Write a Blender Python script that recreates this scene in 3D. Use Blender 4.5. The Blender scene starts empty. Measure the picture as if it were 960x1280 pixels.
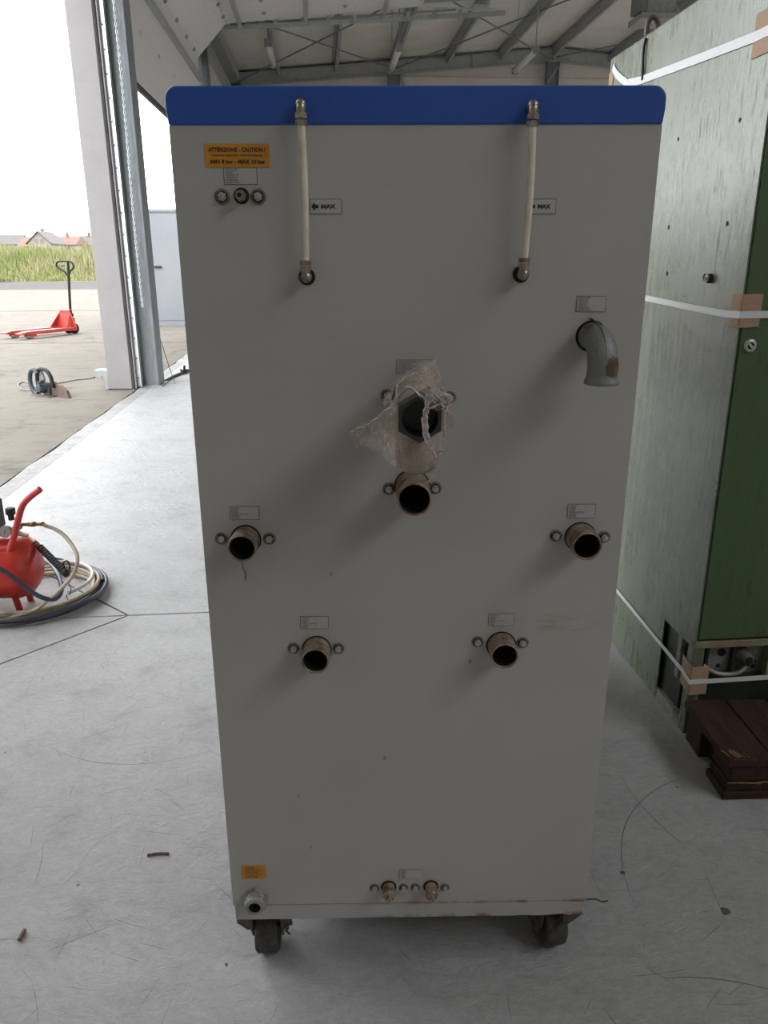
import bpy, bmesh, math, random
from mathutils import Vector, Matrix, noise as mnoise
rnd = random.Random(7)
C = bpy.context.scene.collection
sc = bpy.context.scene
PI = math.pi

# ------------------------------------------------------------------ camera
CAM_H, PITCH, ROLL, FPX = 1.25, 0.3167, -0.0042, 960.0
fwd = Vector((0, math.cos(PITCH), -math.sin(PITCH)))
r0 = Vector((1, 0, 0)); u0 = r0.cross(fwd)
cr, sr = math.cos(ROLL), math.sin(ROLL)
right = r0 * cr + u0 * sr
up = -r0 * sr + u0 * cr
cam_d = bpy.data.cameras.new('camera')
cam_d.sensor_fit = 'VERTICAL'; cam_d.sensor_height = 36.0; cam_d.sensor_width = 36.0
cam_d.lens = FPX / 1280 * 36.0
cam_d.clip_start = 0.02; cam_d.clip_end = 2000
cam = bpy.data.objects.new('camera', cam_d); C.objects.link(cam)
m = Matrix((right, up, -fwd)).transposed().to_4x4(); m.translation = Vector((0, 0, CAM_H))
cam.matrix_world = m
sc.camera = cam

# ------------------------------------------------------------------ sky: bright overcast
SKY = 5.2
w = bpy.data.worlds.new('overcast_sky'); sc.world = w; w.use_nodes = True
nt = w.node_tree; bg = nt.nodes['Background']
bg.inputs[0].default_value = (0.95, 0.98, 1.0, 1); bg.inputs[1].default_value = SKY
sc.view_settings.view_transform = 'Standard'; sc.view_settings.look = 'None'
sc.view_settings.exposure = 0.0; sc.view_settings.gamma = 1.0
sc.view_settings.use_curve_mapping = False
sc.cycles.use_denoising = True
sc.cycles.max_bounces = 10; sc.cycles.diffuse_bounces = 6; sc.cycles.transparent_max_bounces = 12
sc.cycles.sample_clamp_indirect = 8.0

# hall frame: U across, V along, both in the floor plane
HA = math.radians(4.5)
HU = Vector((math.cos(HA), math.sin(HA), 0)); HV = Vector((-math.sin(HA), math.cos(HA), 0))
def H(u, v, z=0.0): return HU * u + HV * v + Vector((0, 0, z))
WALL_U, OUT_U, RIDGE_U, RIGHT_U = -1.95, -2.2, 5.6, 13.15
V0, V1 = -9.2, 20.3
DOOR_TOP = 4.3
def roof_z(u): return 6.02 - abs(u - RIDGE_U) * 0.0827
SKYLIGHT = (4.1, 7.1, -6.0, 0.6)      # open glazed ridge light, behind the photographer

def portal(name, c, xdir, ydir, sx, sy):
    l = bpy.data.lights.new(name, 'AREA'); l.shape = 'RECTANGLE'; l.size = sx; l.size_y = sy
    l.energy = 1; l.cycles.is_portal = True
    o = bpy.data.objects.new(name, l); C.objects.link(o)
    x = xdir.normalized(); y = ydir.normalized(); z = x.cross(y)
    mm = Matrix((x, y, z)).transposed().to_4x4(); mm.translation = c; o.matrix_world = mm
portal('doorway_daylight', H(OUT_U, 5.4, 2.15), HV, Vector((0, 0, 1)), 5.4, 4.3)      # faces away: -z is emission side
portal('added_side_opening_daylight', H(OUT_U, 1.95, 2.15), HV, Vector((0, 0, 1)), 0.9, 4.3)  # added opening, lets extra sky light onto the near left floor
portal('far_doorway_daylight', H(OUT_U, 11.4, 1.5), HV, Vector((0, 0, 1)), 5.3, 3.0)
portal('added_right_opening_daylight', H(RIGHT_U + 0.2, 17.2, 2.15), -HV, Vector((0, 0, 1)), 5.3, 4.3)  # added unseen opening, lifts the light on roof and gable
portal('added_far_right_opening_daylight', H(RIGHT_U + 0.2, 11.3, 2.15), -HV, Vector((0, 0, 1)), 5.3, 4.3)  # second added opening on the unseen right side, same purpose
portal('ridge_light_daylight', H(5.6, -2.7, 6.15), HU, HV, 3.0, 6.6)

# ------------------------------------------------------------------ materials
def mat(name, col, rough=0.5, metal=0.0, col2=None, scale=8.0, lo=0.4, hi=0.65, bump=0.0, bscale=60.0, stretch=None,
        spec=None, detail=6.0, rvar=0.0, coords='Object'):
    mt = bpy.data.materials.new(name); mt.use_nodes = True
    n = mt.node_tree.nodes; l = mt.node_tree.links; b = n['Principled BSDF']
    b.inputs['Base Color'].default_value = (*col, 1); b.inputs['Roughness'].default_value = rough
    b.inputs['Metallic'].default_value = metal
    if spec is not None: b.inputs['Specular IOR Level'].default_value = spec
    tc = n.new('ShaderNodeTexCoord'); mp = n.new('ShaderNodeMapping'); l.new(tc.outputs[coords], mp.inputs[0])
    if stretch: mp.inputs['Scale'].default_value = stretch
    if col2:
        nz = n.new('ShaderNodeTexNoise'); nz.inputs['Scale'].default_value = scale; nz.inputs['Detail'].default_value = detail
        nz.inputs['Roughness'].default_value = 0.65
        l.new(mp.outputs[0], nz.inputs['Vector'])
        rp = n.new('ShaderNodeMapRange'); rp.inputs[1].default_value = lo; rp.inputs[2].default_value = hi
        l.new(nz.outputs[0], rp.inputs[0])
        mx = n.new('ShaderNodeMix'); mx.data_type = 'RGBA'
        mx.inputs[6].default_value = (*col, 1); mx.inputs[7].default_value = (*col2, 1)
        l.new(rp.outputs[0], mx.inputs[0]); l.new(mx.outputs[2], b.inputs['Base Color'])
        if rvar:
            r2 = n.new('ShaderNodeMapRange'); r2.inputs[3].default_value = rough; r2.inputs[4].default_value = rough + rvar
            l.new(rp.outputs[0], r2.inputs[0]); l.new(r2.outputs[0], b.inputs['Roughness'])
    if bump:
        nb = n.new('ShaderNodeTexNoise'); nb.inputs['Scale'].default_value = bscale; nb.inputs['Detail'].default_value = 4
        l.new(mp.outputs[0], nb.inputs['Vector'])
        bp = n.new('ShaderNodeBump'); bp.inputs['Strength'].default_value = bump; bp.inputs['Distance'].default_value = 0.004
        l.new(nb.outputs[0], bp.inputs['Height']); l.new(bp.outputs[0], b.inputs['Normal'])
    return mt

class G:
    """tiny node-graph helper"""
    def __init__(s, mt): s.t = mt.node_tree; s.n = s.t.nodes; s.l = s.t.links
    def node(s, typ, ins=None, **kw):
        nd = s.n.new(typ)
        for k, v in kw.items(): setattr(nd, k, v)
        for k, v in (ins or {}).items():
            if hasattr(v, 'is_output'): s.l.new(v, nd.inputs[k])
            else: nd.inputs[k].default_value = v
        return nd
    def math(s, op, a, b=0.0, clamp=False): return s.node('ShaderNodeMath', {0: a, 1: b}, operation=op, use_clamp=clamp).outputs[0]
    def ramp(s, x, lo, hi, a=0.0, b=1.0): return s.node('ShaderNodeMapRange', {0: x, 1: lo, 2: hi, 3: a, 4: b}).outputs[0]
    def mix(s, f, a, b):
        nd = s.n.new('ShaderNodeMix'); nd.data_type = 'RGBA'
        for i, v in ((0, f), (6, a), (7, b)):
            if hasattr(v, 'is_output'): s.l.new(v, nd.inputs[i])
            else: nd.inputs[i].default_value = v if i == 0 else (*v, 1)
        return nd.outputs[2]
    def noise(s, vec, scale, detail=5.0, rough=0.6, dist=0.0):
        return s.node('ShaderNodeTexNoise', {'Vector': vec, 'Scale': scale, 'Detail': detail, 'Roughness': rough, 'Distortion': dist}).outputs[0]
    def mapped(s, vec, scale=(1, 1, 1), rot=(0, 0, 0)):
        return s.node('ShaderNodeMapping', {0: vec, 'Rotation': rot, 'Scale': scale}).outputs[0]

def floor_material(name, base, dark, light, scr=1.0, rlo=0.3, rhi=0.55):
    mt = bpy.data.materials.new(name); mt.use_nodes = True; g = G(mt); b = g.n['Principled BSDF']
    P = g.node('ShaderNodeTexCoord').outputs['Object']
    big = g.noise(P, 1.1, 6); mid = g.noise(P, 7, 8, 0.7)
    c = g.mix(g.ramp(big, 0.35, 0.68), base, light)
    c = g.mix(g.math('MULTIPLY', g.ramp(mid, 0.52, 0.74), 0.55), c, dark)
    # hairline scratches: thin contours of stretched noise, in three directions
    tot = None
    for i, (vs_, wd, ln, keep) in enumerate(((2.6, 0.0011, 0.15, 0.45), (5.5, 0.0007, 0.075, 0.4), (11.0, 0.0006, 0.04, 0.35), (1.3, 0.0014, 0.3, 0.62))):
        vo = g.node('ShaderNodeTexVoronoi', {'Vector': g.mapped(P, (1, 1, 1), (0, 0, 0.3 + i)), 'Scale': vs_})
        sep = g.node('ShaderNodeSeparateColor', {0: vo.outputs['Color']}).outputs
        d = g.node('ShaderNodeVectorMath', {0: g.mapped(P, (1, 1, 1), (0, 0, 0.3 + i)), 1: vo.outputs['Position']}, operation='SUBTRACT').outputs[0]
        dr = g.node('ShaderNodeVectorRotate', {'Vector': d, 'Angle': g.math('MULTIPLY', sep[0], 6.28)}, rotation_type='Z_AXIS').outputs[0]
        q = g.node('ShaderNodeSeparateXYZ', {0: dr}).outputs
        y2 = g.math('MULTIPLY', g.math('MULTIPLY', q[1], q[1]), g.math('MULTIPLY', g.math('SUBTRACT', sep[1], 0.5), 3.0))
        line = g.ramp(g.math('ABSOLUTE', g.math('SUBTRACT', q[0], y2)), wd * 0.4, wd, 1, 0)
        line = g.math('MULTIPLY', line, g.ramp(g.math('ABSOLUTE', q[1]), ln * 0.4, ln, 1, 0))
        line = g.math('MULTIPLY', line, g.ramp(sep[2], keep, keep + 0.25))
        tot = line if tot is None else g.math('MAXIMUM', tot, line)
    patch = g.ramp(g.noise(P, 2.1, 4), 0.36, 0.5)
    c = g.mix(g.math('MULTIPLY', g.ramp(g.noise(g.mapped(P, (1, 1.7, 1), (0, 0, 0.6)), 42, 10, 0.85, 0.8), 0.44, 0.66), 0.5), c, dark)
    tot = g.math('MULTIPLY', tot, g.math('MULTIPLY', patch, 0.6 * scr))
    c = g.mix(tot, c, tuple(x * 0.35 for x in base))
    vor = g.node('ShaderNodeTexVoronoi', {'Vector': P, 'Scale': 11.0})
    sp = g.math('MULTIPLY', g.ramp(vor.outputs['Distance'], 0.03, 0.055, 1, 0), g.ramp(g.node('ShaderNodeSeparateColor', {0: vor.outputs['Color']}).outputs[0], 0.72, 0.74))
    c = g.mix(g.math('MULTIPLY', sp, 0.75), c, (0.05, 0.04, 0.035))
    g.l.new(c, b.inputs['Base Color'])
    g.l.new(g.ramp(mid, 0.35, 0.7, rlo, rhi), b.inputs['Roughness']); b.inputs['Specular IOR Level'].default_value = 0.4
    fine = g.noise(P, 30, 10, 0.8, 0.6)
    hgt = g.math('SUBTRACT', g.math('ADD', g.math('MULTIPLY', fine, 0.8), g.math('MULTIPLY', g.noise(g.mapped(P, (1, 1.8, 1), (0, 0, 0.5)), 17, 6, 0.7, 1.0), 1.1)), g.math('MULTIPLY', tot, 0.8))
    bp = g.node('ShaderNodeBump', {'Height': hgt, 'Strength': 1.0, 'Distance': 0.0055})
    g.l.new(bp.outputs[0], b.inputs['Normal'])
    return mt

def painted_panel(name, col):
    """light grey powder-coated sheet: faint mottling, grime, rust creeping from the lower seam"""
    mt = bpy.data.materials.new(name); mt.use_nodes = True; g = G(mt); b = g.n['Principled BSDF']
    P = g.node('ShaderNodeTexCoord').outputs['Object']
    z = g.node('ShaderNodeSeparateXYZ', {0: P}).outputs[2]; x = g.node('ShaderNodeSeparateXYZ', {0: P}).outputs[0]
    n1 = g.noise(P, 3.0, 6); n2 = g.noise(P, 22, 8, 0.7)
    c = g.mix(g.ramp(n1, 0.35, 0.7), col, tuple(v * 0.93 for v in col))
    c = g.mix(g.math('MULTIPLY', g.ramp(n2, 0.63, 0.78), 0.25), c, (0.25, 0.2, 0.15))
    low = g.ramp(z, 0.02, 0.45, 1, 0)
    c = g.mix(g.math('MULTIPLY', g.math('MULTIPLY', low, g.ramp(g.noise(P, 5, 4), 0.45, 0.75)), 0.35), c, (0.33, 0.25, 0.16))
    # small rust chips close to the seam and to the bottom edge
    near = g.math('MAXIMUM', g.ramp(g.math('ABSOLUTE', g.math('SUBTRACT', z, 0.151)), 0.0, 0.006, 1, 0), g.ramp(z, 0.118, 0.128, 1, 0))
    rs = g.math('MULTIPLY', near, g.ramp(g.noise(g.mapped(P, (1, 1, 0.3)), 13, 5), 0.43, 0.5))
    rs = g.math('MULTIPLY', rs, g.ramp(x, 0.22, 0.36))
    c = g.mix(rs, c, (0.22, 0.07, 0.02))
    # brown drip smear right of the lower pipes
    dx = g.math('ABSOLUTE', g.math('SUBTRACT', x, 0.545)); dz = g.math('ABSOLUTE', g.math('SUBTRACT', z, 0.705))
    sm = g.math('MULTIPLY', g.ramp(dx, 0.03, 0.085, 1, 0), g.ramp(dz, 0.004, 0.02, 1, 0))
    sm = g.math('MULTIPLY', sm, g.ramp(g.noise(g.mapped(P, (1, 1, 4)), 25, 5), 0.45, 0.62))
    c = g.mix(g.math('MULTIPLY', sm, 0.5), c, (0.32, 0.2, 0.09))
    vo = g.node('ShaderNodeTexVoronoi', {'Vector': g.mapped(P, (1, 1, 0.6)), 'Scale': 17.0})
    k = g.math('MULTIPLY', g.ramp(g.math('ADD', vo.outputs['Distance'], g.math('MULTIPLY', n2, 0.12)), 0.08, 0.12, 1, 0), g.ramp(g.node('ShaderNodeSeparateColor', {0: vo.outputs['Color']}).outputs[1], 0.72, 0.76))
    c = g.mix(g.math('MULTIPLY', k, 0.6), c, (0.12, 0.1, 0.08))
    g.l.new(c, b.inputs['Base Color']); b.inputs['Roughness'].default_value = 0.5
    b.inputs['Specular IOR Level'].default_value = 0.35
    bp = g.node('ShaderNodeBump', {'Height': g.noise(P, 260, 2), 'Strength': 0.06, 'Distance': 0.002})
    g.l.new(bp.outputs[0], b.inputs['Normal'])
    return mt

def green_paint(name, col, pale, dark, amt=1.0, rough=0.22, spec=0.9):
    """old machine paint: vertical wash streaks, scuffs, grime"""
    mt = bpy.data.materials.new(name); mt.use_nodes = True; g = G(mt); b = g.n['Principled BSDF']
    P = g.node('ShaderNodeTexCoord').outputs['Object']
    st = g.noise(g.mapped(P, (14, 14, 0.7)), 3.2, 8, 0.75); bl = g.noise(P, 3.0, 6); fi = g.noise(g.mapped(P, (3, 3, 1)), 22, 6, 0.7)
    c = g.mix(g.math('MULTIPLY', g.ramp(st, 0.42, 0.66), 0.7 * amt), col, pale)
    c = g.mix(g.math('MULTIPLY', g.ramp(bl, 0.5, 0.72), 0.6 * amt), c, pale)
    c = g.mix(g.math('MULTIPLY', g.ramp(fi, 0.6, 0.74), 0.55 * amt), c, dark)
    g.l.new(c, b.inputs['Base Color'])
    scf = g.ramp(g.noise(g.mapped(P, (8, 8, 1.3)), 10, 10, 0.85), 0.53, 0.62)
    c = g.mix(g.math('MULTIPLY', g.math('MULTIPLY', scf, g.ramp(g.noise(P, 2.2, 3), 0.42, 0.6)), 0.6 * amt), c, dark)
    b.inputs['Specular IOR Level'].default_value = spec
    g.l.new(c, b.inputs['Base Color'])
    g.l.new(g.math('ADD', g.math('ADD', g.ramp(bl, 0.4, 0.7, rough, rough + 0.12), g.math('MULTIPLY', scf, 0.4)), g.ramp(st, 0.5, 0.7, 0, 0.22)), b.inputs['Roughness'])
    bp = g.node('ShaderNodeBump', {'Height': g.math('ADD', fi, g.noise(P, 140, 3)), 'Strength': 0.12, 'Distance': 0.003})
    g.l.new(bp.outputs[0], b.inputs['Normal'])
    return mt

def yard_material(name, base, dark, light):
    mt = bpy.data.materials.new(name); mt.use_nodes = True; g = G(mt); b = g.n['Principled BSDF']
    P = g.node('ShaderNodeTexCoord').outputs['Object']
    c = g.mix(g.ramp(g.noise(P, 0.5, 6), 0.35, 0.65), base, light)
    c = g.mix(g.math('MULTIPLY', g.ramp(g.noise(P, 3.5, 8, 0.75), 0.5, 0.72), 0.6), c, dark)
    nz = g.noise(g.mapped(P, (0.35, 0.8, 1), (0, 0, 0.3)), 1.2, 4, 0.55, 1.0)
    cr_ = g.math('MULTIPLY', g.ramp(g.math('ABSOLUTE', g.math('SUBTRACT', nz, 0.5)), 0, 0.014, 1, 0), g.ramp(g.noise(P, 0.9, 2), 0.45, 0.6))
    c = g.mix(g.math('MULTIPLY', cr_, 0.6), c, tuple(x * 0.3 for x in base))
    g.l.new(c, b.inputs['Base Color']); b.inputs['Roughness'].default_value = 0.95; b.inputs['Specular IOR Level'].default_value = 0.1
    bp = g.node('ShaderNodeBump', {'Height': g.noise(P, 30, 6, 0.7), 'Strength': 0.5, 'Distance': 0.006})
    g.l.new(bp.outputs[0], b.inputs['Normal'])
    return mt

def film_material(name):
    mt = bpy.data.materials.new(name); mt.use_nodes = True; g = G(mt)
    out = g.n['Material Output']; b = g.n['Principled BSDF']
    b.inputs['Base Color'].default_value = (0.75, 0.66, 0.6, 1); b.inputs['Roughness'].default_value = 0.22
    P = g.node('ShaderNodeTexCoord').outputs['Object']
    tr = g.node('ShaderNodeBsdfTransparent', {'Color': (0.97, 0.95, 0.93, 1)})
    wr = g.noise(g.mapped(P, (1, 1, 0.6)), 55, 5, 0.65, 1.5)
    a = g.math('ADD', g.ramp(g.math('ABSOLUTE', g.math('SUBTRACT', wr, 0.5)), 0.0, 0.035, 0.34, 0.0), g.ramp(g.noise(P, 25, 3), 0.35, 0.7, 0.06, 0.3))
    mx = g.node('ShaderNodeMixShader', {0: a, 1: tr.outputs[0], 2: b.outputs[0]})
    bp = g.node('ShaderNodeBump', {'Height': wr, 'Strength': 0.8, 'Distance': 0.004}); g.l.new(bp.outputs[0], b.inputs['Normal'])
    g.l.new(mx.outputs[0], out.inputs[0])
    return mt

M_ = dict(
    slab=floor_material('hall_floor_concrete', (0.405, 0.4, 0.405), (0.255, 0.245, 0.24), (0.49, 0.485, 0.49), 0.9, 0.48, 0.68),
    strip=floor_material('chipped_floor_edge', (0.3, 0.29, 0.28), (0.13, 0.125, 0.12), (0.42, 0.42, 0.42), 1.0, 0.6, 0.85),
    joint=mat('joint_filler', (0.12, 0.09, 0.06), 0.9),
    yard=yard_material('yard_concrete', (0.19, 0.17, 0.147), (0.1, 0.086, 0.073), (0.21, 0.189, 0.164)),
    road=mat('road_asphalt', (0.085, 0.08, 0.08), 0.95, col2=(0.11, 0.103, 0.098), scale=2, spec=0.1),
    verge=mat('dry_verge', (0.186, 0.155, 0.081), 0.95, col2=(0.124, 0.136, 0.050), scale=1.2),
    wall=mat('sandwich_panel_inside', (0.675, 0.634, 0.567), 0.55, col2=(0.608, 0.567, 0.506), scale=1.5),
    roof=mat('roof_panel_inside', (0.754, 0.725, 0.674), 0.5, col2=(0.667, 0.638, 0.594), scale=1.2),
    reveal=mat('door_reveal_sheet', (0.33, 0.31, 0.313), 0.55, col2=(0.3, 0.28, 0.283), scale=3),
    steel=mat('galvanised_steel', (0.42, 0.44, 0.44), 0.5, 0.35, col2=(0.33, 0.345, 0.35), scale=14, bump=0.05),
    column=mat('dull_galvanised_column', (0.25, 0.27, 0.28), 0.5, 0.4, col2=(0.19, 0.205, 0.21), scale=9, stretch=(3, 3, 0.6), bump=0.05),
    bright=mat('bright_galvanised_track', (0.75, 0.78, 0.8), 0.28, 0.85, col2=(0.6, 0.63, 0.66), scale=10),
    seal=mat('rubber_door_seal', (0.05, 0.045, 0.045), 0.7),
    doorskin=mat('door_section_skin', (0.672, 0.648, 0.624), 0.5, col2=(0.624, 0.600, 0.576), scale=40, stretch=(1, 0.1, 1)),
    blue=mat('blue_powder_coat', (0.025, 0.094, 0.413), 0.42, col2=(0.022, 0.081, 0.375), scale=5, bump=0.04, bscale=250),
    panel=painted_panel('grey_powder_coat', (0.46, 0.455, 0.43)),
    side=mat('grey_side_sheet', (0.46, 0.455, 0.43), 0.5),
    black=mat('matt_black', (0.015, 0.015, 0.016), 0.6),
    hole=mat('dark_bore', (0.008, 0.008, 0.009), 0.9),
    ring=mat('grimy_bolt_washer', (0.2, 0.195, 0.185), 0.6, 0.3, col2=(0.12, 0.115, 0.11), scale=150),
    zinc=mat('zinc_bolt', (0.55, 0.54, 0.51), 0.4, 0.5, col2=(0.38, 0.37, 0.35), scale=200),
    nickel=mat('nickel_fitting', (0.42, 0.36, 0.3), 0.35, 0.75, col2=(0.22, 0.17, 0.13), scale=90),
    brass=mat('tarnished_brass', (0.3, 0.19, 0.09), 0.4, 0.7, col2=(0.13, 0.08, 0.04), scale=80),
    pipe=mat('corroded_pipe', (0.34, 0.265, 0.2), 0.5, 0.35, col2=(0.17, 0.11, 0.075), scale=45, lo=0.45, hi=0.6, bump=0.3, bscale=150),
    rust=mat('rusted_lip', (0.2, 0.06, 0.02), 0.85, col2=(0.09, 0.03, 0.015), scale=120, bump=0.4, bscale=300),
    malle=mat('malleable_iron', (0.23, 0.235, 0.235), 0.55, 0.3, col2=(0.09, 0.075, 0.055), scale=26, lo=0.58, hi=0.66, bump=0.3, bscale=220),
    hexpl=mat('dark_plastic_nut', (0.035, 0.037, 0.037), 0.4),
    fitbody=mat('tape_wrapped_body', (0.33, 0.27, 0.23), 0.55, col2=(0.24, 0.19, 0.16), scale=30, bump=0.4, bscale=60),
    tube=mat('milky_tube', (0.74, 0.7, 0.58), 0.35, col2=(0.6, 0.54, 0.42), scale=30),
    orange=mat('orange_sticker', (0.62, 0.27, 0.025), 0.5, col2=(0.55, 0.235, 0.02), scale=30),
    paper=mat('grey_white_sticker', (0.47, 0.46, 0.45), 0.5),
    ink=mat('sticker_ink', (0.03, 0.025, 0.025), 0.6),
    navy=mat('sticker_navy', (0.015, 0.015, 0.04), 0.6),
    gland=mat('grey_gland_plastic', (0.3, 0.3, 0.295), 0.5, col2=(0.22, 0.21, 0.2), scale=60),
    castf=mat('dusty_caster_steel', (0.12, 0.115, 0.1), 0.6, 0.3, col2=(0.05, 0.045, 0.04), scale=40, bump=0.2),
    tyre=mat('dusty_rubber', (0.07, 0.062, 0.052), 0.8, col2=(0.035, 0.032, 0.03), scale=60, bump=0.2),
    gside=green_paint('pale_green_side_paint', (0.088, 0.12, 0.063), (0.235, 0.23, 0.185), (0.03, 0.03, 0.024)),
    gdoor=green_paint('deep_green_front_paint', (0.06, 0.112, 0.043), (0.085, 0.13, 0.06), (0.03, 0.036, 0.018), 0.7, 0.4, 0.4),
    gtrim=mat('worn_green_trim', (0.2, 0.25, 0.14), 0.5, col2=(0.24, 0.16, 0.1), scale=9, lo=0.5, hi=0.6),
    gdark=mat('dark_green_recess', (0.03, 0.045, 0.03), 0.5, col2=(0.02, 0.022, 0.018), scale=8),
    gbase=mat('dirty_machine_base', (0.27, 0.27, 0.24), 0.7, col2=(0.12, 0.11, 0.09), scale=25, bump=0.3),
    plate=mat('oily_valve_plate', (0.28, 0.28, 0.26), 0.5, 0.3, col2=(0.16, 0.15, 0.13), scale=18),
    eye=mat('brown_lifting_eye', (0.13, 0.085, 0.07), 0.5, 0.3, col2=(0.07, 0.045, 0.04), scale=40),
    strap=mat('white_strapping', (0.72, 0.72, 0.73), 0.5, col2=(0.64, 0.64, 0.65), scale=200, stretch=(1, 1, 20)),
    card=mat('cardboard', (0.42, 0.28, 0.185), 0.8, col2=(0.36, 0.235, 0.15), scale=40, stretch=(1, 1, 8)),
    wood=mat('dark_pallet_wood', (0.05, 0.022, 0.014), 0.75, col2=(0.026, 0.012, 0.008), scale=9, stretch=(8, 1, 8), bump=0.5, bscale=40, spec=0.3),
    splint=mat('pale_split_wood', (0.4, 0.24, 0.13), 0.75, col2=(0.2, 0.1, 0.05), scale=50),
    red=mat('red_tank_paint', (0.52, 0.035, 0.02), 0.35, col2=(0.45, 0.03, 0.018), scale=6),
    truckred=mat('pallet_truck_red', (0.4, 0.038, 0.025), 0.45, col2=(0.34, 0.03, 0.02), scale=5),
    truckblk=mat('pallet_truck_black', (0.014, 0.014, 0.015), 0.5, spec=0.3),
    forktip=mat('sheen_and_worn_steel', (0.2, 0.18, 0.17), 0.5, 0.3),  # pale grey: sky reflection painted on the forks, steel of rollers and blade
    hose=mat('beige_hose', (0.48, 0.4, 0.3), 0.35, col2=(0.38, 0.3, 0.22), scale=12),
    hosewhite=mat('clear_hose', (0.55, 0.53, 0.5), 0.3, col2=(0.42, 0.4, 0.38), scale=12),
    hoseblk=mat('black_hose', (0.05, 0.047, 0.045), 0.5),
    hoseblue=mat('navy_hose', (0.045, 0.06, 0.12), 0.4, col2=(0.03, 0.035, 0.05), scale=8),
    grey=mat('grey_plastic', (0.2, 0.2, 0.2), 0.5),
    dial=mat('gauge_dial', (0.33, 0.32, 0.3), 0.35),
    sawblue=mat('saw_blue_grey', (0.045, 0.06, 0.072), 0.5, col2=(0.03, 0.038, 0.045), scale=20),
    sawbrown=mat('saw_rusty_guard', (0.143, 0.093, 0.068), 0.6, col2=(0.087, 0.062, 0.050), scale=15),
    cable=mat('grey_cable', (0.17, 0.18, 0.17), 0.6),
    box=mat('pale_blue_container', (0.235, 0.25, 0.275), 0.6, col2=(0.215, 0.23, 0.255), scale=1.5),
    grass=mat('grass_blade', (0.175, 0.205, 0.07), 0.9, col2=(0.29, 0.27, 0.15), scale=0.35, lo=0.4, hi=0.6, spec=0.1),
    bank=mat('grass_bank_soil', (0.15, 0.15, 0.06), 0.95, col2=(0.2, 0.17, 0.09), scale=0.5, spec=0.1),
    tile_grey=mat('roof_tiles_grey', (0.125, 0.115, 0.115), 0.9, col2=(0.105, 0.095, 0.098), scale=0.8),
    tile_red=mat('roof_tiles_red', (0.2, 0.115, 0.095), 0.9, col2=(0.17, 0.095, 0.08), scale=0.8),
    plaster=mat('cream_plaster', (0.27, 0.24, 0.195), 0.9),
    plaster2=mat('white_plaster', (0.248, 0.242, 0.229), 0.9),
    pane=mat('far_window_pane', (0.14, 0.14, 0.145), 0.3),  # lighter than glass, distance haze painted into the colour
    tubelight=mat('milky_light_cover', (0.56, 0.54, 0.5), 0.3),
    twig=mat('dry_brown_twig', (0.13, 0.06, 0.035), 0.8, col2=(0.2, 0.12, 0.07), scale=80),
    film=film_material('clear_torn_film'),
)
def add_patch(mt, c, r, col):
    g = G(mt); b = g.n['Principled BSDF']; P = g.node('ShaderNodeTexCoord').outputs['Object']
    d = g.node('ShaderNodeVectorMath', {0: P, 1: c}, operation='DISTANCE').outputs['Value']
    k = g.ramp(g.math('ADD', d, g.math('MULTIPLY', g.noise(P, 130, 5, 0.7), r * 0.8)), r * 1.25, r * 1.4, 1, 0)
    old = b.inputs['Base Color'].links[0].from_socket
    g.l.new(g.mix(g.math('MULTIPLY', k, g.ramp(g.noise(P, 90, 4), 0.3, 0.5, 0.45, 1.0)), old, col), b.inputs['Base Color'])
add_patch(M_['malle'], (0.579, -0.074, 1.114), 0.015, (0.1, 0.06, 0.03))
M_['filmthick'] = mat('crumpled_film', (0.62, 0.56, 0.54), 0.25, col2=(0.36, 0.31, 0.29), scale=120, lo=0.4, hi=0.6, bump=0.8, bscale=150)

# ------------------------------------------------------------------ mesh builder
def basis(d):
    d = Vector(d).normalized()
    a = Vector((0, 0, 1)) if abs(d.z) < 0.9 else Vector((1, 0, 0))
    x = a.cross(d).normalized(); y = d.cross(x)
    return x, y, d

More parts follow.
